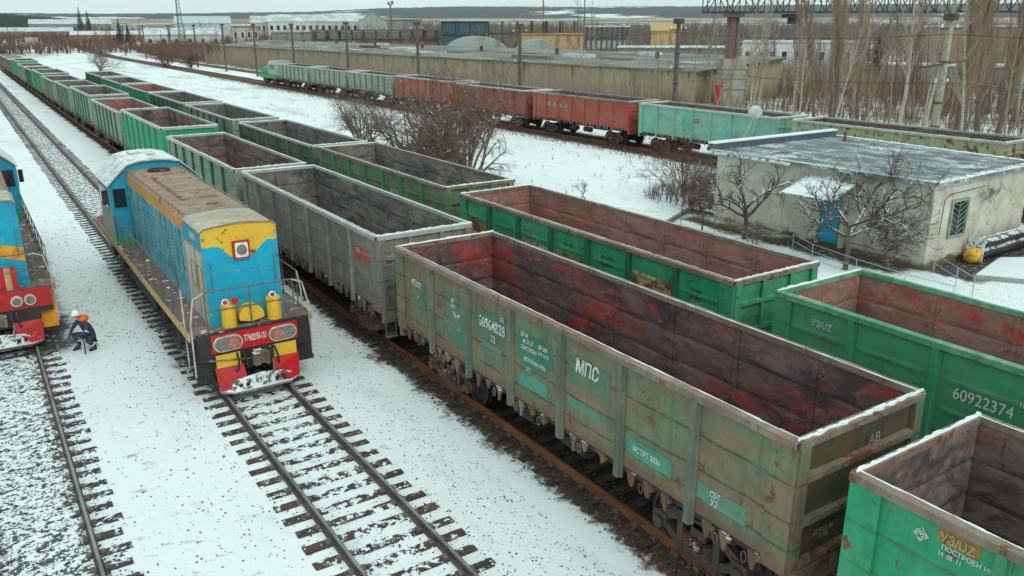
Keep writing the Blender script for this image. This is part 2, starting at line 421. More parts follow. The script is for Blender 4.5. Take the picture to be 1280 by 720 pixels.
    c = g.mix(fb, c, g.mix(g.noise(v, .05, 6), (.17, .13, .1), (.26, .2, .15)))
    # bare dark ballast along the wagon lines
    bl = g.mix(g.noise(v, 9, 6, .7), (.04, .034, .03), (.15, .1, .075))
    bl = g.mix(g.step(g.noise(v, 3, 5, .7), .45, .65), bl, (.10, .07, .05))
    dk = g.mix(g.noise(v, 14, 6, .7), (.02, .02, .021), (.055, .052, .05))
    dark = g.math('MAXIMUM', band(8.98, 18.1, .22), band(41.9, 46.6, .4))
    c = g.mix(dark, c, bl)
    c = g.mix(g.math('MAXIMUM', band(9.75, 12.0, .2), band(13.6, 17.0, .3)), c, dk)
    # under the two locomotives and by the brick hut
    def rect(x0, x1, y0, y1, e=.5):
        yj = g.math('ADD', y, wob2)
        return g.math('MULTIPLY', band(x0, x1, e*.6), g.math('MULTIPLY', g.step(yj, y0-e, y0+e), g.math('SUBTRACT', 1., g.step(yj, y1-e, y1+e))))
    under_locos = g.math('MAXIMUM', rect(4.2, 6.4, 20.6, 37), rect(-1.6, 1.7, 26.3, 44))  # near-black ground tone below each locomotive
    c = g.mix(g.math('MULTIPLY', under_locos, .93), c, dk)
    wet = g.math('MAXIMUM', rect(29.0, 31.2, 17.3, 29, .35), rect(30.6, 40.5, 14.9, 17.6, .35))
    mud = g.mix(g.step(g.noise(v, 5, 6, .75), .55, .63), (.07, .06, .052), (.5, .52, .5))
    c = g.mix(wet, c, mud)
    hb = g.math('ADD', g.math('MULTIPLY', g.noise(v, 3.5, 6, .65), .06), g.math('MULTIPLY', g.noise(v, 22, 3), .02))
    bp = g.n('ShaderNodeBump'); bp.inputs['Strength'].default_value = .5; bp.inputs['Distance'].default_value = 1.
    g.l(hb, bp.inputs['Height']); g.l(bp.outputs[0], g.b.inputs['Normal'])
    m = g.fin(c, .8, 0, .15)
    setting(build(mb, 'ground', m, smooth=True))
ground()

def hills():
    """far ridge: forest and snow fields"""
    mb = MB(); prof = [(-.35, 30), (-.02, 36), (.05, 38), (.16, 42), (.24, 42), (.33, 45), (.42, 54), (.52, 62), (.62, 62), (.75, 60), (.95, 60), (1.3, 58)]
    def crest(a):
        for (a0, h0), (a1, h1) in zip(prof, prof[1:]):
            if a <= a1: return h0+(h1-h0)*max(0, (a-a0)/(a1-a0))
        return prof[-1][1]
    n = 260
    def fn(u, v):
        a = -.35+u*1.65
        d = 2200+v*1500
        t = sin(min(1, v*1.25)*pi/2) if v < .8 else cos((v-.8)/.2*pi/2)*1.
        h = 17+(crest(a)*1.33-17)*t+noise.noise(Vector((a*9, v*2, 0)))*5*t+noise.noise(Vector((a*160, v*40, 5)))*3.*t
        return (sin(a)*d, cos(a)*d, h)
    mb.grid(fn, n*2, 30)
    g = G('wooded hill'); v = g.world()
    c = g.mix(g.step(g.noise(v, .004, 8, .7), .35, .65), (.035, .05, .055), (.08, .07, .06))
    c = g.mix(g.step(g.noise(g.world((1, 1, 3)), .0022, 5, .6), .58, .62), c, (.75, .8, .8))
    setting(build(mb, 'hills', g.fin(c, .9, 0, .1), smooth=True))
    # nearer pine wood on the left, reads as one mass
    mb = MB(); rr = random.Random(5)
    for k in range(2600):
        a = rr.uniform(-.10, .125); d = rr.uniform(960, 1180)
        top = (25. if a < .05 else 25-(a-.05)*110)+rr.uniform(-1, 1.6)
        x, y = sin(a)*d, cos(a)*d; z = terr(x, y)-1; top = max(z+4, top-(1180-d)*.02); w = rr.uniform(2, 3.6)
        for q in range(3):
            z0 = z+(top-z)*(.15+q*.25); z1 = z+(top-z)*(.55+q*.22); ww = w*(1-q*.28)
            b = [(x+ww*cos(t+q), y+ww*sin(t+q), z0) for t in (0, 1.26, 2.51, 3.77, 5.03)]
            for i in range(5): mb.face([b[i], b[(i+1) % 5], (x, y, z1)])
    g = G('pine wood'); v = g.world()
    o = build(mb, 'pine_wood', g.fin(g.mix(g.noise(v, .05, 6), (.03, .055, .045), (.06, .08, .06)), .95, 0, .05))
    tag(setting(o, 'stuff'), 'dark evergreen wood along the skyline at the far left', 'wood')
hills()

# ------------------------------------------------------------------ railway tracks
XA, XB, XL, XC, XD = 10.417, 15.876, 5.27, -.09, 44.25
def rail_mb(x, y0, y1):
    mb = MB()
    pr = [(-.07, -.18), (.07, -.18), (.07, -.165), (.012, -.14), (.012, -.05), (.037, -.04), (.037, -.003), (.028, 0), (-.028, 0), (-.037, -.003), (-.037, -.04), (-.012, -.05), (-.012, -.14), (-.07, -.165)]
    mb.prism([(x+u, w) for u, w in pr], y0, y1, 'y', 0)
    mb.box(x-.026, x+.026, y0+.01, y1-.01, -.001, .0015, 1)
    return mb
def rail_mat(nm, c1, c2):
    g = G(nm); v = g.world((1, .3, 1)); return g.fin(g.mix(g.step(g.noise(v, 3, 6, .7), .35, .65), c1, c2), .6, .2)
RM = {'grey': rail_mat('brown grey rail', (.075, .06, .055), (.13, .115, .105)), 'rust': rail_mat('rusty rail', (.17, .06, .03), (.3, .12, .055)),
      'top': rail_mat('worn rail head', (.2, .19, .18), (.33, .32, .31)), 'rusttop': rail_mat('rusted rail head', (.2, .08, .045), (.3, .13, .07))}
def sleeper_mat(nm, c1, c2, snow, mid):
    g = G(nm); v = g.world(); P = g.sep(g.n('ShaderNodeTexCoord').outputs['Object'])
    c = g.mix(g.step(g.noise(g.world((1, 3, 1)), 2.5, 5, .7), .35, .65), c1, c2)
    ax = g.math('ABSOLUTE', P[0])
    cover = g.math('ADD', snow, g.math('MULTIPLY', g.math('SUBTRACT', 1., g.step(ax, .35, 1.)), mid))
    th = g.math('SUBTRACT', .74, g.math('MULTIPLY', cover, .46))
    c = g.mix(g.step(g.noise(v, 5.5, 6, .74), th, g.math('ADD', th, .02)), c, (.83, .89, .89))
    return g.fin(c, .85, 0, .15)
SM = {'L': sleeper_mat('snowy timber sleeper', (.05, .045, .047), (.13, .075, .06), .38, .14),
      'C': sleeper_mat('mostly buried sleeper', (.05, .05, .055), (.1, .075, .07), .42, .18),
      'A': sleeper_mat('dirty brown sleeper', (.045, .036, .032), (.15, .1, .075), .05, .0),
      'far': sleeper_mat('far sleeper', (.1, .075, .06), (.16, .12, .1), .2, .2)}
M['clip'] = plain('rail clip', (.16, .13, .12), .7)
def track(x, y0, y1, rm, sm, label, nearest=0., clips=True, step=.545, jit=.03):
    root = thing('railway_track', label, 'railway track', (x, 0, 0)); root['kind'] = 'structure'
    rr = random.Random(int(x*10))
    for s in (-1, 1):
        build(rail_mb(s*.797, y0, y1), 'rail', [RM[rm], RM['top' if rm == 'grey' else 'rusttop']], root)
    ys = []; y = y0
    while y < y1: ys.append(y+rr.uniform(-jit, jit)); y += step
    near = sorted(ys, key=lambda q: abs(q-nearest))[:100]; ns = set(near)
    rest = MB()
    def one(mb, yy, dy):
        e0, e1 = rr.uniform(-.05, .06), rr.uniform(-.05, .06); w = .12+rr.uniform(-.012, .012); t = -.168+rr.uniform(-.008, .006)
        sk = rr.uniform(-.02, .02)
        pts = [(-1.36+e0, yy-w-sk), (-1.36+e0, yy+w-sk), (1.36+e1, yy+w+sk), (1.36+e1, yy-w+sk)]
        mb.prism(pts, t-.1, t, 'z', 0)
        if clips:
            for sx in (-1, 1):
                for q in (-.11, .11): mb.box(sx*.797+q-.045, sx*.797+q+.045, yy-.07, yy+.07, t-.01, t+.045, 1)
    for yy in ys:
        if yy in ns and yy < 70:
            mb = MB(); one(mb, yy, 0); build(mb, 'sleeper', [sm, M['clip']], root)
        else: one(rest, yy, 0)
    if rest.f:
        o = build(rest, 'sleepers_beyond', [sm, M['clip']], root); o['kind'] = 'stuff'
    # fish plates at some joints
    mb = MB(); y = y0+7.3
    while y < min(y1, 90):
        for s in (-1, 1):
            for t in (-1, 1): mb.box(s*.797+t*.022-.012, s*.797+t*.022+.012, y-.4, y+.4, -.135, -.05)
        y += 12.5
    build(mb, 'fish_plate', RM['grey' if rm == 'grey' else 'rust'], root)
    return root
track(XL, -4, 330, 'grey', SM['L'], 'snowy track with dark sleepers that the blue and yellow locomotive stands on', 22)
track(XC, 4, 230, 'grey', SM['C'], 'track almost buried in snow at the left edge under the cut off locomotive', 20)
track(XA, -4, 235, 'rust', SM['A'], 'rusty railed track under the nearest line of open wagons', 16)
track(XB, -4, 235, 'rust', SM['A'], 'track under the second line of open wagons', 10, False)
track(XD, 3, 330, 'rust', SM['far'], 'brown ballasted track under the far line of red and green wagons', 50, False)
track(49.0+4.2, 120, 330, 'rust', SM['far'], 'empty track behind the far green shunter', 130, False)

def ballast(name, xs, ys, n, mat, label, s0=.012, s1=.045, dens=None, z=GZ):
    mb = MB(); rr = random.Random(n)
    for _ in range(n):
        x = xs(rr); y = ys(rr); s = rr.uniform(s0, s1)*(1+max(0, y-20)*.012); a = rr.uniform(0, 6.28)
        c = [(x+s*cos(a+t)*rr.uniform(.7, 1.2), y+s*sin(a+t)*rr.uniform(.7, 1.2), z-.004) for t in (0, 1.4, 3.1, 4.6)]
        t = [(x+(p[0]-x)*.6, y+(p[1]-y)*.6, z+s*rr.uniform(.4, .9)) for p in c]
        mb.face(t)
        for k in range(4): mb.face([c[k], c[(k+1) % 4], t[(k+1) % 4], t[k]])
    o = build(mb, name, mat); setting(o, 'stuff'); tag(o, label, 'gravel'); return o
gA = G('brown ballast stones'); vv = gA.world()
m_bal = gA.fin(gA.mix(gA.step(gA.noise(vv, 6, 3), .35, .65), (.06, .045, .035), (.2, .13, .095)), .9)
gB = G('dark stones'); vv = gB.world()
m_dst = gB.fin(gB.mix(gB.step(gB.noise(vv, 4, 3), .35, .65), (.035, .037, .042), (.11, .1, .095)), .9)
gC = G('snowy stones'); vv = gC.world()
ysq = lambda a, b: (lambda r: a+(b-a)*r.random()**1.7)
ballast('gravel', lambda r: 9.2-abs(r.gauss(0, .2))+r.random()*1.0, ysq(4, 70), 9000, m_bal, 'brown stones spilling from the ballast beside the nearest wagons')
ballast('gravel', lambda r: r.uniform(12., 14.2), ysq(2, 60), 2500, m_bal, 'brown stones between the two lines of wagons')
ballast('gravel', lambda r: 8.3-abs(r.gauss(0, 1.2)), ysq(6, 60), 3600, m_dst, 'small dark stones scattered on the snow left of the wagons', .006, .02)
ballast('gravel', lambda r: XL+r.gauss(0, 1.5), ysq(8, 50), 2600, m_dst, 'small dark stones scattered over the snowy locomotive track', .006, .028)
ballast('gravel', lambda r: r.uniform(.9, 4.5), ysq(8, 45), 900, m_dst, 'scattered dark stones on the snow beside the crouching worker', .008, .03)
ballast('gravel', lambda r: XC+r.uniform(-2, 1.3), ysq(14, 40), 1900, m_dst, 'dark stones along the buried left track', .01, .035)

# ------------------------------------------------------------------ gondola wagon
WL = 12.75; NB = [.14+.5*.0+ (12.47)*k/7 for k in range(8)]
POSTY = [.14+12.47*k/7 for k in range(8)]
def dent(y, z, sd, amp):
    return amp*(noise.noise(Vector((y*.9+sd*7, z*1.1, sd)))*1.0+.5*noise.noise(Vector((y*2.6, z*2.8, sd*3))))
def zprof(z):
    p = 0.
    for zc, w in ((1.72, .05), (2.18, .06), (2.78, .06)): p += max(0, 1-abs(z-zc)/w)
    return p*.032
def side_mb(s, sd, lod):
    mb = MB(); ny, nz_ = (84, 48) if lod == 0 else (28, 10); amp = .035 if lod == 0 else .02
    def f(off, u, v):
        y = .07+u*(WL-.14); z = 1.40+v*2.02
        edge = min(1, abs(((y-.14)/12.47*7)-round((y-.14)/12.47*7))*4)
        dd = dent(y, z, sd, amp)*edge*min(1, min(v, 1-v)*5)
        zp = zprof(z)*edge
        return (s*(off+zp+dd), y, z)
    mb.grid(lambda u, v: f(1.475, u, v), ny, nz_, 0)
    mb.grid(lambda u, v: f(1.445, u, v), ny, nz_, 1)
    return mb
def end_mb(y, s, sd, lod):
    mb = MB(); nx, nz_ = (24, 48) if lod == 0 else (8, 8); amp = .02
    def f(off, u, v):
        x = -1.46+u*2.92; z = 1.40+v*2.02
        return (x, y+s*(off+zprof(z)+dent(x+40, z, sd, amp)*min(1, min(v, 1-v, u, 1-u)*5)), z)
    mb.grid(lambda u, v: f(0, u, v), nx, nz_, 0)
    mb.grid(lambda u, v: f(-.03, u, v), nx, nz_, 1)
    return mb
def post_mb(s, y, w=.15, corner=False):
    mb = MB()
    if corner:
        mb.box(s*1.478, s*1.53, y-.02 if y < 1 else y-.42, y+.42 if y < 1 else y+.02, 1.30, 3.385)
        for z in (1.5, 1.95, 2.4, 2.85, 3.2):
            mb.lathe([(0, .03), (.02, .03)], (s*1.53 if s > 0 else s*1.53-.02, y+(.33 if y < 1 else -.33), z), 'x', 6)
        mb.box(s*1.27, s*1.478, (y-.06) if y < 1 else (y-.02), (y+.02) if y < 1 else (y+.06), 1.30, 3.385)
    else:
        # hat section: web and a tapered foot
        o = [(s*1.478, y-w/2-.03), (s*1.50, y-w/2-.03), (s*1.515, y-w/2), (s*1.575, y-w/2+.015), (s*1.575, y+w/2-.015), (s*1.515, y+w/2), (s*1.50, y+w/2+.03), (s*1.478, y+w/2+.03)]
        mb.prism(o, 1.16, 3.385, 'z')
    return mb
def rim_mb(wob=0):
    mb = MB(); x0, x1 = 1.42, 1.565
    n = 28
    for s in (-1, 1):
        pr = None
        for k in range(n):
            ya, yb = -.03+(WL+.06)*k/n, -.03+(WL+.06)*(k+1)/n
            def q(y, x, z): return (s*(x+dent(y, 0, 4+s+wob, .018)), y, z+dent(y, 9, 5+wob, .012))
            A = [q(ya, x0, 3.39), q(ya, x1, 3.37), q(ya, x1, 3.485), q(ya, x0, 3.5)]; B = [q(yb, x0, 3.39), q(yb, x1, 3.37), q(yb, x1, 3.485), q(yb, x0, 3.5)]
            for i in range(4): mb.face([A[i], A[(i+1) % 4], B[(i+1) % 4], B[i]])
    for y, s in ((0, -1), (WL, 1)):
        mb.prism([(y-s*.085, 3.385), (y+s*.055, 3.37), (y+s*.055, 3.482), (y-s*.085, 3.497)], -1.5, 1.5, 'x')
    return mb
def snow_mb(full, seed):
    mb = MB(); rr = random.Random(seed); n = 70
    def strip(fn, n, thr):
        for k in range(n):
            t = (k+.5)/n
            if noise.noise(Vector((t*n*.16, seed, 1)))*.5+.5 > thr+.22: continue
            a, b = k/n, (k+1.02)/n
            w = lambda u: .2+.8*abs(noise.noise(Vector((u*n*.35, seed, 7))))
            h = .012+.016*rr.random()
            A = fn(a, 0, 0), fn(a, w(a), 0), fn(a, w(a)*.85, h), fn(a, .12, h)
            B = fn(b, 0, 0), fn(b, w(b), 0), fn(b, w(b)*.85, h), fn(b, .12, h)
            for i in range(4): mb.face([A[i], A[(i+1) % 4], B[(i+1) % 4], B[i]])
            mb.face(A[::-1]); mb.face(B)
    for s in (-1, 1):
        strip(lambda u, w, h: (s*(1.425+min(1, w*1.3)*.042), u*WL, 3.494+h*.8-.008*w), n, full)
    strip(lambda u, w, h: (-1.5+3*u, .10-.15*min(1, .45+w), 3.49+h*2.), 30, full+.4)
    strip(lambda u, w, h: (-1.5+3*u, WL-.09+.12*min(1, .4+w), 3.49+h*1.6), 30, full+.4)
    return mb
def under_mb():
    mb = MB()
    mb.box(-.32, .32, -.3, WL+.3, .95, 1.28)
    for y in [0.05]+POSTY[1:-1]+[WL-.25]: mb.box(-1.4, 1.4, y, y+.18, 1.12, 1.38)
    for s in (-1, 1): mb.box(s*1.36, s*1.475, .02, WL-.02, 1.31, 1.398)
    for y0 in (5.2, 7.0): mb.lathe([(0, .2), (.1, .22), (.75, .22), (.85, .2)], (-.9, y0, .82), 'y', 12)
    mb.box(.4, .9, 4.8, 6.6, .7, 1.1)
    return mb
def hatch_mb():
    mb = MB()
    for s in (-1, 1):
        for k in range(7):
            a, b = POSTY[k]+.12, POSTY[k+1]-.12
            mb.face([(s*.34, a, 1.3), (s*.34, b, 1.3), (s*1.36, b, 1.345), (s*1.36, a, 1.345)])
            mb.face([(s*.34, a, 1.27), (s*.34, b, 1.27), (s*1.36, b, 1.31), (s*1.36, a, 1.31)])
            mb.box(s*1.36-.03, s*1.36+.03, a, b, 1.24, 1.345)
    return mb
def hook_mb(s, only=None):
    mb = MB(); rr = random.Random(3+s)
    if only is not None: rr = random.Random(only*7+s)
    for k in range(7):
        for j, q in enumerate((.28, .55, .8)):
            if only is not None and only != k*3+j: continue
            y = POSTY[k]+q*1.78+rr.uniform(-.08, .08); x = s*1.49
            L = rr.uniform(.16, .34)
            mb.prism([(y-.1, 1.38), (y+.1, 1.38), (y+.05+rr.uniform(-.05, .05), 1.38-L*.6), (y+.02, 1.38-L), (y-.03, 1.38-L)], x-.02, x+.03, 'x')
            if rr.random() < .5:
                pts = [(x+s*.04, y+.14+.05*cos(t), 1.22+.1*sin(t)) for t in [j*2*pi/8 for j in range(9)]]
                mb.tube(pts, .012, 4, cap=False)
            if rr.random() < .6: mb.box(min(x, x+s*.07), max(x, x+s*.07), y-.17, y-.06, 1.3, 1.36)
    return mb
def bogie_mb():
    mb = MB()
    for s in (-1, 1):
        x = s*1.02
        def seg(p, q, w, h): mb.bar((x, p[0], p[1]), (x, q[0], q[1]), w, h, 0, up=(1, 0, 0))
        for d in (-1, 1):
            seg((d*.0, .86), (d*.62, .86), .16, .16)
            seg((d*.45, .84), (d*.98, .6), .17, .15)
            seg((d*.42, .26), (d*.86, .52), .15, .15)
            seg((d*.42, .86), (d*.42, .22), .14, .17)
            mb.box(x-.1, x+.1, d*.925-.17, d*.925+.17, .42, .68)
            mb.lathe([(0, .12), (.13, .12), (.15, .1)], (x-.0 if s > 0 else x-.15-.0, d*.925, .475), 'x', 12)
        seg((-.45, .24), (.45, .24), .2, .13)
    mb.box(-1.1, 1.1, -.17, .17, .6, .88)
    for d in (-1, 1):
        mb.box(-.95, .95, d*.35-.04, d*.35+.04, .45, .55)
    mb.lathe([(.88, .22), (.97, .22)], (0, 0, 0), 'z', 12)
    return mb
def spring_mb(s):
    mb = MB()
    for d in (-.24, 0, .24):
        for z in range(5):
            r = .105; zz = .34+z*.055
            mb.lathe([(-.02, r*.82), (-.008, r), (.008, r), (.02, r*.82)], (s*1.06, d, zz), 'z', 12)
        mb.lathe([(0, .055), (.26, .055)], (s*1.06, d, .31), 'z', 8)
    return mb
def wheel_mb(s):
    mb = MB(); o = -1 if s < 0 else 1
    pr = [(-.075, .08), (-.07, .3), (-.065, .505), (-.035, .505), (-.03, .478), (.065, .472), (.065, .40), (.02, .38), (.01, .2), (.07, .13), (.1, .09)]
    mb.lathe([(o*a+s*.765, r) for a, r in pr], (0, 0, .475), 'x', 24)
    mb.lathe([(0, .075), (s*.77, .085)], (0, 0, .475), 'x', 10)
    return mb
def coupler_mb():
    mb = MB()
    mb.box(-.1, .1, -.5, .1, 1.0, 1.2)
    mb.prism([(-.17, -.5), (.17, -.5), (.2, -.6), (.19, -.72), (.1, -.78), (.08, -.66), (-.02, -.64), (-.06, -.74), (-.2, -.72), (-.21, -.58)], .93, 1.24, 'z')
    mb.tube([(.3, -.3, 1.05), (.34, -.5, .8), (.28, -.62, .62), (.15, -.68, .6)], .03, 6)
    mb.bar((-.2, -.32, 1.0), (-1.2, -.28, 1.12), .03, .03)
    return mb
def endframe_mb(y, s, plainend=False):
    """beams and uprights on the outside of an end wall"""
    mb = MB(); a, b = sorted((y+s*.005, y+s*.11))
    for z in (1.42, 2.12, 2.84): mb.prism([(y+s*.004, z-.07), (y+s*.1, z-.05), (y+s*.1, z+.05), (y+s*.004, z+.07)], -1.27, 1.27, 'x')
    for x in (() if plainend else (-.5, .5)):
        a, b = sorted((y+s*.03, y+s*.09))
        for z0, z1 in ((1.495, 2.045), (2.195, 2.765), (2.915, 3.38)): mb.box(x-.05, x+.05, a, b, z0, z1)
    a, b = sorted((y-s*.02, y+s*.12)); mb.box(-1.45, 1.45, a, b, 1.0, 1.345)
    return mb
def ladder_mb(y, x0, x1, s=0):
    mb = MB()
    for x in (x0, x1): mb.tube([(x, y, .62), (x, y, 3.3)], .014, 5)
    for k in range(7): mb.tube([(x0, y, .68+k*.4), (x1, y, .68+k*.4)], .013, 5)
    mb.box(x0-.02, x1+.02, y-.1, y+.06, .6, .62)
    return mb
def seam_mb(s, only):
    """inner lining: flat straps at each post and a few bolt heads"""
    mb = MB()
    for k in (only,):
        y = POSTY[k]; a, b = sorted((s*1.425, s*1.444)); mb.box(a, b, y-.05, y+.05, 1.46, 3.38)
        for z in (1.9, 2.35, 2.62, 3.1):
            for q in (-.13, .13): a, b = sorted((s*1.40, s*1.44)); mb.box(a, b, y+q-.02, y+q+.02, z-.02, z+.02)
    return mb
def floor_mb():
    mb = MB()
    mb.grid(lambda u, v: (-1.43+2.86*u, .03+(WL-.06)*v, 1.405+.02*noise.noise(Vector((u*9, v*30, 2)))), 14, 50)
    for k in range(1, 7): mb.box(-1.42, 1.42, POSTY[k]-.07, POSTY[k]+.07, 1.38, 1.455)
    mb.box(-.16, .16, .05, WL-.05, 1.38, 1.46)
    return mb

def wagon(label, x, y, ext, post, inn, rim='rim_pale', top=3.5, lod=0, snow=.62, group='open goods wagons', end=None, seed=0, snowmt='snow'):
    t = thing('goods_wagon', label, 'goods wagon', (x, y, 0), 0, group)
    t.scale = (1, 1, top/3.5)
    E, I, PO = EXT[ext], INN[inn], POST.get(post) or EXT[post]; EN = EXT.get(end or ext)
    sd = seed % 2; lk = min(lod, 1)
    for s in (-1, 1):
        if lod < 2 or True:
            cached(('side', s, sd, lk), lambda: side_mb(s, sd*5+s+2, lk), 'side_wall', [E, I], t, True)
    for yy, s in ((.03, -1), (WL-.03, 1)):
        cached(('end', s, sd, lk), lambda: end_mb(yy, s, sd+8, lk), 'end_wall', [EN, I], t, True)
    cached('floor', floor_mb, 'floor', M['floor'], t)
    cached(('rim', sd), lambda: rim_mb(sd*3), 'top_rim', M[rim], t)
    cached(('snow', snow, seed % 4), lambda: snow_mb(snow, seed % 4), 'snow_cover', M[snowmt], t)
    for s in (-1, 1):
        for k, py in enumerate(POSTY):
            if k in (0, 7): cached(('cpost', s, k), lambda: post_mb(s, py-.14 if k == 0 else py+.14, .2, True), 'corner_post', E if post != 'khaki' else E, t)
            elif lod < 2 or s == -1: cached(('post', s, k), lambda: post_mb(s, py), 'post', PO, t)
    for yy, s in ((.03, -1), (WL-.03, 1)): cached(('ef', s, ext == 'khaki'), lambda: endframe_mb(yy, s, ext == 'khaki'), 'end_frame', M['rim_brown'] if ext == 'khaki' else EN, t)
    cached('under', under_mb, 'underframe', M['under'], t)
    if lod < 2:
        cached('hatch', hatch_mb, 'hatch_doors', M['under'], t)
        for s in ((-1, 1) if lod == 0 else (1,)):
            for q in range(1, 7): cached(('seam', s, q), lambda: seam_mb(s, q), 'lining_strap', I, t)
        if ext in ('grey', 'patch', 'green', 'mint') : cached('lad0', lambda: ladder_mb(-.12, -1.4, -1.1), 'ladder', EN, t)
    for s in (-1, 1):
        if lod == 0:
            if s == -1:
                for q in range(21): cached(('hook', s, q), lambda: hook_mb(s, q), 'hatch_hook', M['hook'], t)
        else: cached(('hook', s), lambda: hook_mb(s), 'hatch_hooks', M['hook'], t)
    for k, by in enumerate((2.05, WL-2.05)):
        b = cached('bogie', bogie_mb, 'bogie', M['bogie'], t); b.location = (0, by, 0)
        if lod < 2:
            for s in (-1, 1): cached(('spring', s), lambda: spring_mb(s), 'spring', M['bogie_rust'], b)
        for s in (-1, 1):
            for d in (-.925, .925):
                w = cached(('wheel', s), lambda: wheel_mb(s), 'wheel', M['wheel'], b); w.location = (0, d, 0)
    c = cached('coupler', coupler_mb, 'coupler', M['bogie'], t)
    c = cached('coupler', coupler_mb, 'coupler', M['bogie'], t); c.rotation_euler = (0, 0, pi); c.location = (0, WL, 0)
    return t

def patch(t, y0, y1, z0, z1, mat, seed=0, x=-1.478, n=16, name='paint_patch'):
    """a newer rectangle of paint with ragged edges, following the panel"""
    mb = MB(); rr = random.Random(seed)
    e = [[rr.uniform(0, .1) for _ in range(n+1)] for _ in range(4)]
    def f(u, v):
        y = y0+(y1-y0)*u; z = z0+(z1-z0)*v; i = int(round(u*n)); j = int(round(v*n))
        if v > .99: z -= e[0][i]
        if v < .01: z += e[1][i]
        if u < .01: y += e[2][j]
        if u > .99: y -= e[3][j]
        return (side_x(t, y, z, -1)-.006, y, z)
    mb.grid(f, n, n)
    return build(mb, name, mat, t)
def side_x(t, y, z, s=-1):
    sd = t.get('_sd', 0)*5+s+2
    v = (z-1.40)/2.02
    edge = min(1, abs(((y-.14)/12.47*7)-round((y-.14)/12.47*7))*4)
    return s*(1.475+zprof(z)*edge+dent(y, z, sd, t.get('_amp', .035))*edge*min(1, min(v, 1-v)*5))
def wtext(t, s, y, z, size, mat='letter', xs=.8, bold=.0, rx=0., facing='L', dx=-.03):
    x = -1.475-.03+dx*.6
    o = text(s, size, t, (x, y, z), 'L', M[mat] if isinstance(mat, str) else mat, 'lettering', xs, bold, rx=rx)
    # press the letters onto the panel
    for v in o.data.vertices:
        base = side_x(t, min(max(v.co.y, .1), WL-.1), min(max(v.co.z, 1.45), 3.35), -1)
        v.co.x = base-.024+(v.co.x-x)*1.5
    return o

GA = 'open wagons of the nearest line'; GB = 'open wagons of the second line'; GD = 'open wagons of the far line'
A = {}
def addw(t, seed, amp=.035): t['_sd'] = seed % 2; t['_amp'] = amp; return t
w0 = addw(wagon('bright green open wagon cut off at the bottom right corner with a faded emblem', XA, -7.29, 'bright_w', 'green', 'brown', 'rim_brown', 3.48, 0, .45, GA, seed=1), 1)
w1 = addw(wagon('olive drab open wagon with big white letters, nearest whole wagon in the middle', XA, 6.34, 'khaki', 'khaki', 'purple', 'rim_brown', 3.52, 0, .5, GA, seed=2, end='endbrown'), 2)
w2 = addw(wagon('grey open wagon with a small red panel behind the olive drab one', XA, 20.3, 'grey', 'grey', 'grey', 'rim_pale', 3.53, 0, .55, GA, seed=3), 3)
w3 = addw(wagon('pale green ribbed open wagon alongside the rear of the blue locomotive', XA, 34.1, 'mint', 'dark', 'brown', 'rim_pale', 3.48, 0, .5, GA, seed=4), 4)
w4 = addw(wagon('tall vivid green ribbed open wagon just above the locomotive cab', XA, 48.1, 'bright', 'green', 'brown', 'rim_pale', 3.79, 0, .5, GA, seed=5), 5)
more = [
 (62.0, 'mint2', 'dark', 'red', 3.52, 'chalky grey green open wagon with some red inside, just beyond the vivid green one'),
 (75.9, 'mint', 'dark', 'slate', 3.75, 'tall pale green wagon with dark ribs, second beyond the vivid green one'),
 (89.8, 'mint2', 'dark', 'slate', 3.55, 'greyish green wagon with dark ribs, third beyond the vivid green one'),
 (103.8, 'mint2', 'khaki', 'slate', 3.43, 'low grey brown and green wagon, fourth beyond the vivid green one'),
 (117.8, 'patch', 'green', 'slate', 3.66, 'mottled green wagon next to the gap where the second line ends'),
 (131.7, 'green', 'dark', 'slate', 3.5, 'green wagon between a mottled green and a plain grey one'),
 (145.7, 'grey', 'grey', 'slate', 3.5, 'plain grey wagon far along the nearest line'),
 (159.6, 'bright', 'green', 'slate', 3.85, 'far vivid green wagon just inside the left edge'),
 (173.5, 'brown', 'brown', 'brown', 3.5, 'brown grey wagon beyond the far vivid green one at the left edge'),
 (187.4, 'brown', 'brown', 'brown', 3.5, 'second brown wagon from the far end of the nearest line'),
 (201.3, 'brown', 'brown', 'brown', 3.5, 'farthest brown wagon of the nearest line')]
for k, (y, e, p, i, tp, lb) in enumerate(more):
    wagon(lb, XA, y, e, p, i, 'rim_pale', tp, 1 if k < 4 else 2, .55, GA, seed=k)
b1 = addw(wagon('clean mid green open wagon with a long white number at the right edge', XB, -1.54, 'green', 'green', 'vivid', 'rim_green', 3.44, 0, .2, GB, seed=6), 6)
b2 = addw(wagon('bright green open wagon with rusty yellow panels and red brown inside', XB, 12.42, 'bright_w', 'dark', 'red', 'rim_brown', 3.34, 0, .5, GB, seed=7), 7)
b3 = addw(wagon('open wagon with green and khaki patched panels in front of the big bare bush', XB, 26.3, 'patch', 'green', 'grey', 'rim_brown', 3.38, 0, .62, GB, seed=8), 8)
moreb = [
 (40.08, 'dkgreen', 'brown', 'slate', 3.34, 'dull green brown wagon beyond the patched green one in the second line'),
 (54.4, 'mint2', 'dark', 'slate', 3.36, 'green and grey ribbed wagon, third beyond the bright green rusty one'),
 (68.2, 'dkgreen', 'dark', 'slate', 3.42, 'dark green open wagon level with the vivid green one of the other line'),
 (82.0, 'bright', 'green', 'red', 3.4, 'green ribbed wagon with red oxide inside in the second line'),
 (96.0, 'bright', 'green', 'slate', 3.42, 'green ribbed wagon, second from the far end of the second line'),
 (109.9, 'dkgreen', 'dark', 'slate', 3.5, 'dull dark green wagon at the far end of the second line')]
for k, (y, e, p, i, tp, lb) in enumerate(moreb):
    wagon(lb, XB, y, e, p, i, 'rim_pale', tp, 0 if k == 0 else 1, .6, GB, seed=k+9)
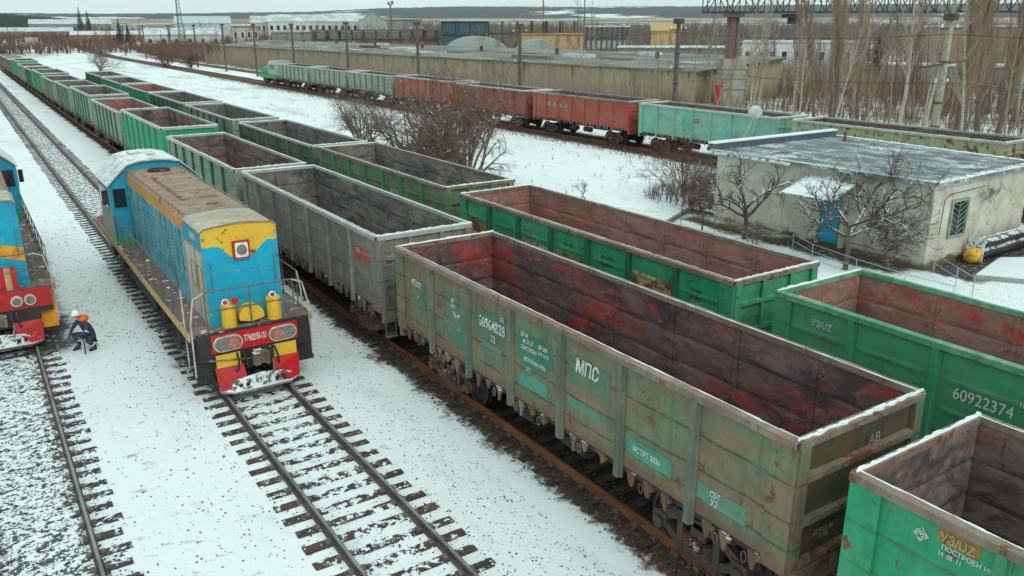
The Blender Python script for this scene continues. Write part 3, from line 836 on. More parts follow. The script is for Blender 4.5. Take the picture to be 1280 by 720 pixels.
dl = [
 (6.7, 'dred', 'dred', 'brown', 3.5, 'bright red open wagon end at the right edge behind the hut'),
 (20.7, 'rustmint', 'rustmint', 'brown', 3.5, 'pale green open wagon with orange rust blotches behind the hut roof'),
 (34.7, 'aqua', 'aqua', 'slate', 3.5, 'aqua green open wagon with a small red sign behind the satellite dish'),
 (48.7, 'red', 'red', 'slate', 3.5, 'orange red open wagon next to the aqua green one'),
 (62.7, 'dred', 'dred', 'slate', 3.5, 'dull red wagon mostly hidden by the big bare bush'),
 (76.7, 'red', 'dred', 'slate', 3.6, 'bright red wagon coupled to the grey green ones'),
 (90.7, 'mint2', 'dkgreen', 'slate', 3.5, 'grey green wagon coupled to the bright red one'),
 (104.7, 'mint2', 'dkgreen', 'brown', 3.5, 'middle one of the three grey green wagons in the far line'),
 (118.7, 'mint', 'dkgreen', 'brown', 3.5, 'pale grey green wagon coupled to the little green shunter')]
D = []
for k, (y, e, p, i, tp, lb) in enumerate(dl):
    D.append(addw(wagon(lb, XD, y, e, p, i, 'rim_pale' if k != 3 else 'rim_brown', tp, 1, .42, GD, seed=k), k, .02))
# lettering, nearest olive wagon (local y = distance from its near end)
PG = paint('fresh teal patch', (.045, .22, .145), (.16, .21, .14), .5, .35, (.09, .12, .085), .7)
PG2 = paint('light teal patch', (.085, .34, .24), (.14, .27, .19), .5, .35, (.12, .17, .12), .6)
patch(w1, 3.95, 5.30, 2.42, 3.05, PG, 1); patch(w1, 4.2, 5.32, 1.95, 2.2, PG2, 2); patch(w1, 5.75, 7.05, 2.2, 3.0, PG, 3); patch(w1, 5.9, 7.0, 1.75, 2.1, PG2, 4)
patch(w1, 7.35, 8.85, 2.3, 3.05, PG, 5); patch(w1, 7.5, 8.5, 1.8, 2.2, PG, 6); patch(w1, 9.15, 10.35, 1.7, 3.0, PG, 7); patch(w1, 11.15, 12.0, 2.15, 2.9, PG, 8)
patch(w1, 2.35, 3.55, 1.72, 2.05, PG2, 9); patch(w1, .75, 1.9, 1.68, 2.0, PG2, 10); patch(w1, 7.6, 8.5, 2.0, 2.28, PG2, 11)
wtext(w1, 'МПС', 4.68, 2.86, .36, xs=.82, bold=.008)
wtext(w1, '56964828', 8.02, 2.72, .34, xs=.78, bold=.004); wtext(w1, 'АБ', 7.6, 2.98, .15, 'letter'); wtext(w1, '22', 7.98, 2.42, .24)
wtext(w1, 'УЗ/UZ', 11.65, 2.74, .24, xs=.75); wtext(w1, 'ПОСТРОЕН', 11.62, 2.55, .11, 'letter_faint'); wtext(w1, '8', 11.6, 2.4, .12)
wtext(w1, 'ГР.\n69,5т', 9.75, 2.76, .13); wtext(w1, '76 м³', 9.6, 2.5, .17); wtext(w1, 'ТАРА 22,5', 9.6, 2.22, .12, 'letter_faint')
wtext(w1, 'ДР 08', 6.75, 2.93, .12); wtext(w1, '18 12 13', 6.62, 2.8, .12); wtext(w1, 'КР 08А', 6.1, 2.82, .12); wtext(w1, '134 16 07', 6.1, 2.68, .12)
wtext(w1, 'ПОСТРОЕН', 6.6, 2.64, .12); wtext(w1, 'БЕЗ ПРАВА РЕМ', 6.4, 2.4, .12); wtext(w1, '70,5', 6.6, 2.2, .13, 'letter_faint')
wtext(w1, 'ИСТРТ 2036', 3.0, 1.88, .15); wtext(w1, 'СБТ\nУЗ', 1.4, 1.84, .14)
text('АВ', .22, w1, (.25, -.055, 3.05), 'F', M['letter_faint'])
text('ДЕПО 08\n14 02', .11, w1, (-.75, -.05, 1.8), 'F', M['letter_tan'])
# grey wagon red panel and white letters
RP = paint('small red panel', (.5, .09, .07), (.5, .2, .15), .4, .15, (.3, .12, .1), .3)
patch(w2, .4, 1.7, 2.5, 2.95, RP, 12); wtext(w2, 'ГІК', 1.35, 2.8, .17, xs=.9)
# clean green wagon
wtext(b1, 'УЗ/UZ', 11.55, 3.02, .21, xs=.85); wtext(b1, 'ПОСТРОЕН 10Т\nКЗ 03 2004', 11.45, 2.66, .1, 'letter_faint')
wtext(b1, '70,5т', 10.2, 2.62, .09, 'letter_faint'); wtext(b1, '76м³', 9.35, 2.56, .13, 'letter_faint'); wtext(b1, '60922374', 8.1, 2.6, .33, xs=.82); wtext(b1, '10', 7.45, 2.82, .14)
# bright green wagon at the corner
YP = paint('ochre patch', (.42, .22, .07), (.36, .2, .08), .3, .5, (.2, .1, .05), .4)
patch(w0, 11.05, 11.62, 3.12, 3.36, YP, 13); patch(w0, 11.1, 11.5, 3.1, 3.2, YP, 14)
wtext(w0, 'УЗ/UZ', 11.34, 3.2, .17, 'letter_tan', xs=.85, bold=.004); wtext(w0, 'ПОСТРОЕН НО', 11.2, 3.07, .09, 'letter', xs=.95); wtext(w0, '14  08  11', 11.4, 2.98, .09, 'letter')
def emblem(t, y, z, r):
    mb = MB()
    def ring(r0, r1, a0, a1, n=18):
        for k in range(n):
            a = a0+(a1-a0)*k/n; b = a0+(a1-a0)*(k+1)/n
            P = [(side_x(t, y, z)-.022, y+q*cos(w), z+q*sin(w)) for q, w in ((r0, a), (r1, a), (r1, b), (r0, b))]
            mb.face(P)
    ring(0, r*.16, 0, 2*pi); ring(r*.3, r*.42, -.6, 4.6); ring(r*.55, r*.68, 2.4, 7.6)
    c = [(r, 0), (0, r), (-r, 0), (0, -r)]
    for k in range(4):
        if k == 0: continue
        (a, b), (c2, d) = c[k], c[(k+1) % 4]
        X = side_x(t, y, z)-.022
        mb.face([(X, y+a, z+b), (X, y+c2, z+d), (X, y+c2*.84, z+d*.84), (X, y+a*.84, z+b*.84)])
    build(mb, 'emblem', M['letter'], t)
emblem(w0, 11.78, 3.1, .105)
# ochre, rust eaten panels of the bright green wagon in the second line
YR = paint('peeling ochre', (.55, .42, .2), (.45, .34, .17), .4, .85, (.2, .12, .06), .4)
YR2 = paint('brown green peel', (.2, .26, .1), (.3, .25, .12), .5, .8, (.16, .12, .06), .5)
patch(b2, 2.02, 3.6, 1.9, 2.93, YR, 15); patch(b2, 5.6, 7.15, 1.95, 2.72, YR2, 16); patch(b2, 7.4, 8.93, 1.95, 2.66, YR, 17); patch(b2, 10.95, 12.2, 1.9, 2.8, YR2, 18)
for y, z, s in ((4.6, 2.95, 'ДР 10 ЧОП'), (4.6, 2.75, 'ПОСТР 05'), (1.2, 2.9, 'КР 12.09'), (1.2, 2.72, 'ДР 08.12'), (6.4, 2.95, '74,2т 70,5')): wtext(b2, s, y, z, .13, 'letter_dark')
wtext(b2, '02.2014', 1.2, 2.55, .13, 'letter_faint'); wtext(b3, 'ХПП/UZ', 4.3, 2.62, .3, 'letter', bold=.006)
# signs on the far line
SG = paint('grey stencil panel', (.3, .3, .24), (.35, .33, .26), .4, .2, (.15, .15, .12), .4); SR = paint('sign red', (.5, .03, .03), (.5, .08, .07), .3, .05, (.3, .05, .04), .2)
patch(D[3], 7.7, 8.9, 2.42, 2.8, SG, 20); patch(D[3], 9.4, 10.6, 2.42, 2.8, SG, 21)
for y, s in ((8.3, '5346'), (10., '7281')): wtext(D[3], s, y, 2.6, .3, 'letter_dark')
patch(D[2], 6.5, 7.35, 2.5, 2.82, SR, 22); wtext(D[2], 'УЗ', 6.95, 2.66, .22)
wtext(D[2], 'УЗ/UZ', 10.3, 2.75, .25, 'letter_faint'); wtext(D[2], '6417', 8.6, 2.7, .3, 'letter')

# ------------------------------------------------------------------ locomotives
LB = paint('sky blue paint', (.02, .36, .54), (.035, .30, .46), .4, .12, (.05, .14, .2), .3, .45)
LBW = paint('worn streaky blue', (.03, .36, .5), (.22, .46, .52), .75, .5, (.025, .08, .1), 1., .55)
LBP = paint('flat blue front', (.012, .40, .60), (.02, .38, .56), .3, .12, (.02, .25, .4), .25, .45)
LY = paint('warm yellow', (.85, .50, .04), (.8, .46, .06), .3, .12, (.4, .22, .06), .2, .5)
LYR = paint('yellow with rust spots', (.83, .53, .05), (.8, .48, .06), .3, .6, (.4, .22, .06), .2, .5)
LO = paint('orange yellow band', (.74, .36, .04), (.66, .32, .1), .5, .4, (.35, .16, .06), .5, .5)
LR = paint('signal red', (.62, .012, .022), (.5, .03, .03), .4, .1, (.15, .02, .02), .2, .5)
LT = paint('tan roof', (.40, .27, .18), (.36, .27, .2), .5, .6, (.16, .10, .07), .85, .7)
LW = paint('off white roof', (.55, .51, .43), (.45, .38, .3), .5, .4, (.26, .21, .16), .75, .7)
LD = paint('off white door', (.58, .55, .47), (.5, .46, .38), .4, .4, (.3, .22, .15), .7, .6)
LK = paint('black running gear', (.025, .025, .027), (.05, .045, .042), .5, .3, (.015, .015, .015), .4, .7, 1, .1)
LG = paint('dirty deck', (.17, .12, .1), (.22, .17, .14), .5, .35, (.08, .06, .05), .4, .8, 1, .12)
LCAB = paint('white cab roof', (.5, .52, .48), (.62, .64, .6), .6, .5, (.28, .24, .19), .9, .6, 1, .5)
M['glass'] = G('dark glass').fin((.02, .025, .03), .08, 0, .5)
M['lens'] = plain('lamp lens', (.2, .2, .17), .15, 0, .3, 9); M['lens_red'] = plain('red lamp lens', (.5, .16, .14), .2, 0, .3, 9); M['chrome'] = plain('lamp rim', (.62, .6, .53), .4, .2)
M['railing'] = plain('grey handrail', (.15, .13, .12), .6); M['railpale'] = plain('pale handrail', (.5, .47, .42), .6); M['brass'] = plain('edge yellow', (.5, .33, .14), .6)
M['orange'] = plain('orange step', (.75, .33, .02), .6); M['redlamp'] = plain('red disc', (.6, .02, .03), .4); M['white'] = plain('white enamel', (.75, .76, .72), .5)
DK = 1.72          # deck height over the rail
def loco(name, label, x, y, second=False):
    t = thing(name, label, 'locomotive', (x, y, 0), 0, None)
    HW, ZS, ZT, ZB = .95, 4.15, 4.24, 3.72
    B, BF = (LB, LBP)
    # deck and frame
    mb = MB(); mb.box(-1.55, 1.55, .0, 16.2, DK-.12, DK); build(mb, 'deck', LG, t)
    mb = MB()
    for s in (-1, 1): mb.box(s*1.55, s*1.585, .0, 16.2, DK-.17, DK+.03)
    build(mb, 'deck_edge', M['brass'], t)
    mb = MB(); mb.box(-.7, .7, .1, 16.1, 1.1, DK-.125)
    for k in range(12): mb.box(-1.45, 1.45, .8+k*1.3, .88+k*1.3, DK-.4, DK-.125)
    mb.box(-1.3, 1.3, 5.9, 10.1, .62, 1.15); mb.box(-1.35, -.9, 6.0, 9.9, 1.15, DK-.14); mb.box(.9, 1.35, 6.0, 9.9, 1.15, DK-.14)
    for s in (-1, 1):
        for y0 in (5.0, 10.4): mb.lathe([(0, .2), (.1, .24), (.9, .24), (1., .2)], (s*1.15, y0-.3, 1.2), 'y', 12)
    build(mb, 'underframe', LK, t)
    # nose section (hood front, 2.1 m) with white doors on its sides
    def sect(y0, y1, hw, band, mats, doors=False):
        mb = MB()
        for s in (-1, 1):
            P = [(s*hw, DK), (s*hw, band), (s*(hw-.01), ZS), (s*(hw-.1), ZT)]
            for k, mt in ((0, 2 if doors else 0), (1, 1)):
                nn = 14
                for i in range(nn):
                    a, b = y0+(y1-y0)*i/nn, y0+(y1-y0)*(i+1)/nn
                    mb.face([(P[k][0], a, P[k][1]), (P[k+1][0], a, P[k+1][1]), (P[k+1][0], b, P[k+1][1]), (P[k][0], b, P[k][1])], mt)
            mb.face([(P[2][0], y0, P[2][1]), (P[3][0], y0, P[3][1]), (P[3][0], y1, P[3][1]), (P[2][0], y1, P[2][1])], 3)
        n = 8
        for i in range(n):
            u0, u1 = -1+2*i/n, -1+2*(i+1)/n; f = lambda u: (u*(hw-.1), ZT+.07*(1-u*u))
            (xa, za), (xb, zb) = f(u0), f(u1)
            mb.face([(xa, y0, za), (xb, y0, zb), (xb, y1, zb), (xa, y1, za)], 3)
        return mb, hw
    mb, _ = sect(.4, 2.35, HW, 3.68, None, doors=True)
    build(mb, 'nose_hood', [B, B, LD if not second else B, LW], t)
    # front face: yellow above, blue below with a V under the lamp
    mb = MB(); Y = .395
    top = [(-.95, 3.79), (-.82, 3.76), (-.7, 3.78), (-.5, 3.75), (-.38, 3.6), (-.26, 3.47), (-.1, 3.42), (.12, 3.40), (.3, 3.44), (.42, 3.55), (.56, 3.7), (.7, 3.79), (.86, 3.77), (.95, 3.8)]
    arch = [(.94, 4.15), (.85, 4.24), (.4, 4.29), (0, 4.31), (-.4, 4.29), (-.85, 4.24), (-.94, 4.15)]
    mb.face([(x_, Y, z_) for x_, z_ in top]+[(x_, Y, z_) for x_, z_ in arch], 1)
    mb.face([(-.95, Y, DK), (.95, Y, DK)]+[(x_, Y, z_) for x_, z_ in reversed(top)], 0)
    build(mb, 'front_panel', [BF, LYR if not second else B], t)
    mb = MB()   # roof lip, ragged
    mb.tube([(-.97, .38, 4.14), (-.86, .37, 4.25), (-.4, .36, 4.30), (0, .36, 4.33), (.4, .36, 4.30), (.86, .37, 4.25), (.97, .38, 4.14)], .02, 5)
    for s in (-1, 1): mb.tube([(s*.955, .38, 4.15), (s*.955, 2.36, 4.15)], .015, 4)
    build(mb, 'roof_lip', LT, t)
    # seams and doors of the nose side
    mb = MB()
    for s in (-1, 1):
        for a, b in ((.62, 1.06), (1.3, 1.74)):
            for p, q in (((a, 2.55), (b, 2.55)), ((a, 3.2), (b, 3.2)), ((a, 2.55), (a, 3.2)), ((b, 2.55), (b, 3.2))):
                mb.bar((s*.955, p[0], p[1]), (s*.955, q[0], q[1]), .02, .03)
        mb.bar((s*.955, .42, 3.66), (s*.955, 2.34, 3.66), .03, .04)
        for yy in (.42, 1.18, 2.33): mb.bar((s*.953, yy, DK+.02), (s*.953, yy, 3.66), .015, .02)
    build(mb, 'door_frames', LT, t)
    mb = MB()
    for s in (-1, 1):
        a, b = sorted((s*.951, s*.955)); mb.box(a, b, .9, 1.6, 3.84, 4.02)
    if not second: build(mb, 'side_plate', M['letter_faint'], t)
    mb = MB()
    for s in (-1, 1):
        mb.tube([(s*.8, .33, 2.6), (s*.8, .3, 2.65), (s*.8, .3, 3.35), (s*.8, .33, 3.4)], .014, 5)
    build(mb, 'grab_iron', M['railing'], t)
    mb = MB()
    for z in (2.35, 3.1): mb.box(-.93, .93, .384, .394, z, z+.012)
    for q in (-.45, .45): mb.box(q, q+.012, .384, .394, DK+.1, 3.38)
    for s in (-1, 1):
        for z in (2.0, 2.7, 3.3, 3.95): mb.box(s*.9-.025, s*.9+.025, .37, .394, z, z+.07)
    build(mb, 'panel_seams', LBW, t)
    # headlamp
    mb = MB(); mb.box(-.21, .21, .30, .40, 3.40, 3.86); build(mb, 'headlamp_housing', LR if not second else LD, t)
    mb = MB(); mb.prism([(-.16, 3.47), (-.13, 3.44), (.13, 3.44), (.16, 3.47), (.16, 3.79), (.13, 3.82), (-.13, 3.82), (-.16, 3.79)], .285, .31, 'y'); hl = build(mb, 'headlamp_bezel', M['white'], t)
    mb = MB(); mb.lathe([(0, .0001), (0, .13), (.02, .135)], (0, .275, 3.63), 'y', 20); build(mb, 'headlamp', M['lens'], hl)
    # main hood
    mb, _ = sect(2.4, 10.85, HW-.02, 3.80, None)
    build(mb, 'engine_hood', [LBW, LO, LBW, LT], t)
    mb = MB(); rr = random.Random(4)     # louvres and door seams, each set in relief
    for s in (-1, 1):
        yy = 2.9
        while yy < 10.4:
            for z in range(13): mb.box(min(s*.93, s*.957), max(s*.93, s*.957), yy, yy+.42, 2.25+z*.1, 2.31+z*.1)
            mb.bar((s*.938, yy-.09, DK+.05), (s*.938, yy-.09, 3.78), .02, .03)
            yy += .62
        mb.bar((s*.94, 2.42, 3.8), (s*.94, 10.8, 3.8), .03, .035)
    build(mb, 'louvres', LBW, t)
    mb = MB()
    for s in (-1, 1): mb.tube([(s*.85, 2.4, 4.27), (s*.85, 10.8, 4.27)], .018, 5)
    mb.box(-.5, .5, 4.2, 8.6, 4.30, 4.345); mb.box(-.46, .46, 4.26, 8.54, 4.345, 4.362)
    for yy in (3.2, 8.95): mb.lathe([(0, .16), (.05, .15)], (.1, yy, 4.32), 'z', 14)
    for yy in (5.2, 6.3, 7.4): mb.box(-.5, .5, yy, yy+.02, 4.362, 4.375)
    for s in (-1, 1):
        for yy in (9.0, 9.6): mb.box(s*.6-.06, s*.6+.06, yy, yy+.14, 4.24, 4.33)
    build(mb, 'roof_hatches', LT, t)
    mb = MB(); mb.lathe([(0, .36), (.06, .37), (.06, .3), (.02, .28)], (0, 9.9, 4.3), 'z', 22); build(mb, 'roof_fan', LK, t)
    # cab
    Y0, Y1 = 10.85, 13.55
    CP = [(-1.53, DK), (-1.53, 3.78), (-.86, 4.42), (-.5, 4.5), (0, 4.53), (.5, 4.5), (.86, 4.42), (1.53, 3.78), (1.53, DK)]
    mb = MB()
    for yy, f in ((Y0, 1), (Y1, 1)): mb.face([(a, yy, b) for a, b in CP], 0)
    for s in (-1, 1):
        mb.face([(s*1.53, Y0, DK), (s*1.53, Y1, DK), (s*1.53, Y1, 2.72), (s*1.53, Y0, 2.72)], 1)
        mb.face([(s*1.53, Y0, 2.72), (s*1.53, Y1, 2.72), (s*1.53, Y1, 3.78), (s*1.53, Y0, 3.78)], 1)
    build(mb, 'cab', [LB, LD if not second else LB], t)
    mb = MB()
    rp = [(-1.6, 3.74), (-.88, 4.43), (-.5, 4.52), (0, 4.55), (.5, 4.52), (.88, 4.43), (1.6, 3.74)]
    up = [(a*1.005, b+.05) for a, b in rp]
    mb.prism(rp+up[::-1], Y0-.12, Y1+.12, 'y'); mb.lathe([(0, .13), (.1, .14), (.12, .08)], (.12, Y0+.9, 4.58), 'z', 12)
    mb.box(-.5, .3, Y0+1.5, Y0+2.1, 4.575, 4.66)
    build(mb, 'cab_roof', LCAB, t)
    for s in (-1, 1):
        mb = MB(); a, b = sorted((s*1.02, s*1.42)); mb.box(a-.05, b+.05, Y0-.03, Y0+.02, 2.95, 3.72); f = build(mb, 'window', LB if s else LB, t)
        mb = MB(); mb.box(a, b, Y0-.04, Y0-.028, 3.0, 3.66); build(mb, 'pane', M['glass'], f)
        mb = MB(); mb.box(min(s*1.525, s*1.56), max(s*1.525, s*1.56), Y0+.45, Y1-.45, 2.85, 3.66); f = build(mb, 'window', LB, t)
        mb = MB(); mb.box(min(s*1.555, s*1.567), max(s*1.555, s*1.567), Y0+.52, Y1-.52, 2.92, 3.6); build(mb, 'pane', M['glass'], f)
        mb = MB(); mb.box(min(s*1.58, s*1.75), max(s*1.58, s*1.75), Y0+.2, Y0+.28, 3.1, 3.6); build(mb, 'mirror', LK, t)
    mb = MB(); mb.box(-1.5, -1.0, Y0-.35, Y0-.02, DK, DK+.28); mb.box(1.0, 1.5, Y0-.35, Y0-.02, DK, DK+.28); build(mb, 'battery_box', EXT['green'], t)
    # rear hood
    mb = MB(); mb.prism([(-1.0, DK), (-1.0, 3.2), (-.8, 3.4), (.8, 3.4), (1.0, 3.2), (1.0, DK)], Y1, 15.6, 'y'); build(mb, 'rear_hood', LB, t)
    # headstock, lamps, plates, pilot
    mb = MB(); mb.box(-1.42, 1.42, -.12, .0, .98, DK-.02); mb.box(-1.05, 1.05, -.14, -.12, .72, 1.16); build(mb, 'headstock', LK, t)
    if not second:
        mb = MB()
        mb.box(-1.1, 1.1, -.16, -.121, 1.18, 1.66); build(mb, 'headstock_band', LR, t)
        for s in (-1, 1):
            def oval(w, h, cx, z, y0, y1, n=16):
                o = []
                for k in range(n):
                    a = 2*pi*k/n; o.append((cx+(w-h)*(1 if cos(a) > 0 else -1)+h*cos(a), z+h*sin(a)))
                m = MB(); m.prism(o, y0, y1, 'y'); return m
            c = s*.70
            h = build(oval(.365, .205, c, 1.41, -.215, -.162), 'buffer_lamp_housing', M['chrome'], t)
            build(oval(.335, .175, c, 1.41, -.228, -.216), 'lamp_glass', M['lens'], h)
            build(oval(.15, .13, c-s*.13, 1.41, -.236, -.229), 'red_lamp', M['lens_red'], h)
            mb = MB(); mb.box(c-.30-s*-.03, c+.30+s*.03, -.175, -.141, .78, 1.12); build(mb, 'yellow_plate', LY, t)
        text('ТЭМ2УМ-151', .24, t, (.0, -.166, 1.43), 'F', M['letter'], xs=.4, bold=.004)
    else:
        mb = MB(); mb.box(-1.42, 1.42, -.16, -.121, 1.16, DK); build(mb, 'headstock_band', LR, t)
        for s in (-1, 1):
            for c in (.52, .86):
                mb = MB(); mb.lathe([(-.1, .155), (0, .16)], (s*c, -.163, 1.42), 'y', 20); h = build(mb, 'buffer_lamp_housing', M['chrome'], t)
                mb = MB(); mb.lathe([(-.012, .115), (0, .12)], (s*c, -.264, 1.42), 'y', 20); build(mb, 'lamp_glass', M['lens'], h)
    for s in (-1, 1):       # pilot plough with a snowy sill
        mb = MB()
        a = [(s*.36, -.16, .77), (s*1.08, -.145, .77), (s*1.03, -.28, .2), (s*.72, -.42, .16), (s*.36, -.34, .5)]
        b = [(p[0], p[1]+.03, p[2]) for p in a]
        mb.face(a); mb.face(b[::-1])
        for k in range(5): mb.face([a[k], a[(k+1) % 5], b[(k+1) % 5], b[k]])
        build(mb, 'pilot', LR, t)
    mb = MB()
    mb = MB(); mb.prism([(-1.03, -.26), (-.72, -.5), (.72, -.5), (1.03, -.26), (1.0, .0), (-1.0, .0)], .12, .17, 'z')
    mb.face([(-1.03, -.27, .2), (-.72, -.46, .14), (.72, -.46, .14), (1.03, -.27, .2), (.6, -.36, .46), (0, -.4, .55), (-.6, -.36, .46)], 1)
    for q in (-.55, -.38, .38, .56): mb.lathe([(0, .055), (.02, .055)], (q, -.44, .3), 'y', 10, 2)
    build(mb, 'pilot_sill', [paint('snowy sill', (.16, .08, .07), (.3, .28, .26), .5, .3, (.1, .06, .05), .4, .8, 1, 1.), M['snow_dirty'], LK], t)
    c = cached('coupler', coupler_mb, 'coupler', M['hook'], t); c.location = (0, .1, -.1)
    mb = MB()
    for q, s in ((-.35, 1), (.33, -1), (.45, 1), (-.5, -1)):
        mb.tube([(q, -.17, 1.1), (q+.02*s, -.36, .92), (q+.05*s, -.34, .7), (q+.09*s, -.22, .66)], .028, 6)
    build(mb, 'brake_hose', LK, t)
    # sand filler columns and the domed box between them
    if not second:
        for c in (-.52, .64):
            mb = MB(); mb.lathe([(0, .19), (.56, .185), (.6, .15)], (c, .2, DK), 'z', 14); build(mb, 'filler_column', LY, t)
        mb = MB()
        pts = [(-.3, DK+.12)]+[(-.32*cos(k*pi/10)+.0, DK+.2+.3*sin(k*pi/10)) for k in range(11)]+[(.3, DK+.12), (0, DK+.05)]
        mb.prism([(a+.03, b) for a, b in pts], .08, .36, 'y'); build(mb, 'bell_cover', LY, t)
        for c in (-.62, -.38, .58):
            mb = MB(); mb.lathe([(0, .09), (.03, .09)], (c, .0, DK+.7), 'y', 14); h = build(mb, 'marker_lamp', M['white'] if c != -.38 else M['redlamp'], t)
            mb = MB(); mb.lathe([(-.01, .06), (0, .06)], (c, -.002, DK+.7), 'y', 14); build(mb, 'red_glass', M['redlamp'], h)
    else:
        for c in (-.55, .42):
            mb = MB()
            for k, (a, b) in enumerate(((-.22, -.08), (-.08, .08), (.08, .22))): mb.box(c+a, c+b, .02, .3, DK, DK+.62, 0 if k != 1 else 1)
            build(mb, 'filler_column', [LR, M['letter_tan']], t)
    # handrails
    mb = MB(); RY = .03
    def rl(pts, r=.02): mb.tube(pts, r, 5)
    for z in (DK+.52, DK+1.02): rl([(-1.1, RY, z), (1.12, RY, z)])
    for q in (-1.1, 0, 1.12): rl([(q, RY, DK), (q, RY, DK+1.02)])
    build(mb, 'front_railing', M['railing'], t)
    mb = MB()
    for s in (-1, 1):
        rl([(s*1.1, RY, DK+1.02), (s*1.38, RY, DK+.9), (s*1.5, -.02, DK+.3), (s*1.52, -.02, .6)], .022)
        rl([(s*1.5, .75, DK+1.0), (s*1.53, .6, DK+.5), (s*1.54, .55, .7)], .022)
    build(mb, 'step_handrail', M['railpale'], t)
    mb = MB()
    for s in (-1, 1):
        rl([(s*1.5, .8, DK+1.0), (s*1.5, Y0-.05, DK+1.0)], .022); rl([(s*1.5, .8, DK+.5), (s*1.5, Y0-.05, DK+.5)], .016)
        for k in range(9): rl([(s*1.5, .8+k*1.22, DK), (s*1.5, .8+k*1.22, DK+1.0)], .018)
    build(mb, 'side_railing', M['railing'], t)
    for s in (-1, 1):   # steps
        mb = MB()
        for k in range(3):
            mb.box(min(s*1.02, s*1.5), max(s*1.02, s*1.5), .08+k*0., .5, .5+k*.38, .53+k*.38)
        mb.prism([(1.02, DK-.15), (1.5, DK-.15), (1.56 if not second else 1.5, .42), (1.1, .42)] if s > 0 else [(-1.02, DK-.15), (-1.5, DK-.15), (-1.5, .42), (-1.1, .42)], .05, .075, 'y')
        build(mb, 'steps', (M['orange'] if second else LK), t)
    # bogies, three axles each
    for by in (3.4, 12.8):
        mb = MB()
        for s in (-1, 1):
            mb.prism([(-2.6, .62), (-2.5, .85), (-1.2, 1.05), (1.2, 1.05), (2.5, .85), (2.6, .62), (1.9, .5), (-1.9, .5)], s*1.02-.06, s*1.02+.06, 'x')
            for d in (-2.1, 0, 2.1):
                mb.box(s*1.1-.1, s*1.1+.1, d-.2, d+.2, .35, .75)
                for q in (-.38, .38): mb.lathe([(0, .1), (.3, .1)], (s*1.1, d+q, .5), 'z', 10)
        mb.box(-.9, .9, -1.9, 1.9, .6, .95)
        b = build(mb, 'bogie', LK, t, loc=(0, by, 0))
        for s in (-1, 1):
            for d in (-2.1, 0, 2.1):
                w = cached(('lwheel', s), lambda: wheel_mb(s), 'wheel', M['wheel'], b); w.location = (0, d, 0)
    return t
loco('locomotive', 'whole blue diesel locomotive with tan roof, yellow top band and red buffer beam', 5.34, 20.25)
lc = loco('locomotive', 'blue locomotive cut off by the left edge with orange steps and round lamps', XC, 27.0, True)
mb = MB()   # diagonal orange band on the side of the cut off locomotive
mb.face([(.956, .45, 2.45), (.956, .45, 2.95), (.956, 2.3, 3.6), (.956, 2.3, 3.1)])
mb.face([(-.93, .39, 3.35), (.95, .39, 2.85), (.95, .39, 2.45), (-.93, .39, 2.95)])
build(mb, 'orange_band', M['orange'], lc)

# far green shunter at the head of the far line
t = thing('shunter', 'small green and pale blue shunting locomotive at the far end of the far line', 'locomotive', (XD, 133.2, 0))
mb = MB(); mb.box(-1.4, 1.4, 0, 9, 1.05, 1.3); build(mb, 'deck', EXT['green'], t)
mb = MB(); mb.prism([(-1.3, 1.3), (-1.3, 3.3), (-1.0, 3.8), (1.0, 3.8), (1.3, 3.3), (1.3, 1.3)], .3, 4.2, 'y'); cb = build(mb, 'cab', paint('pale blue cab', (.3, .42, .38), (.4, .48, .42), .4, .2, (.2, .2, .18), .3), t)
mb = MB(); mb.box(-1.32, -1.3, 1.0, 3.4, 2.5, 3.2); build(mb, 'window', M['glass'], cb)
mb = MB(); mb.box(-.95, .95, 4.2, 8.7, 1.3, 2.7); build(mb, 'hood', EXT['green'], t)
mb = MB(); mb.box(-1.42, -1.3, .2, 8.9, 1.3, 1.7); mb.box(-1.42, 1.42, 8.8, 9.0, 1.3, 1.9); build(mb, 'side_box', EXT['bright'], t)
for by in (2.2, 6.8):
    mb = MB(); mb.box(-1.1, 1.1, -1.1, 1.1, .5, 1.0); b = build(mb, 'bogie', LK, t, loc=(0, by, 0))
    for s in (-1, 1):
        for d in (-.8, .8): w = cached(('lwheel', s), lambda: wheel_mb(s), 'wheel', M['wheel'], b); w.location = (0, d, 0)

# ------------------------------------------------------------------ worker crouching between the tracks
def skin(name, nodes, edges, mat, parent, sub=2, root=0):
    me = bpy.data.meshes.new(name); me.from_pydata([n[:3] for n in nodes], edges, [])
    o = bpy.data.objects.new(name, me); COL.objects.link(o)
    md = o.modifiers.new('s', 'SKIN'); sb = o.modifiers.new('u', 'SUBSURF'); sb.levels = sb.render_levels = sub
    for i, n in enumerate(nodes):
        d = me.skin_vertices[0].data[i]; r = n[3]; d.radius = (r, r) if not isinstance(r, tuple) else r
        d.use_root = (i == root)
    dg = bpy.context.evaluated_depsgraph_get(); dg.update()
    m2 = bpy.data.meshes.new_from_object(o.evaluated_get(dg)); bpy.data.objects.remove(o)
    m2.materials.clear(); m2.materials.append(mat); m2.polygons.foreach_set('use_smooth', [True]*len(m2.polygons))
    q = bpy.data.objects.new(name, m2); COL.objects.link(q); q.parent = parent; return q
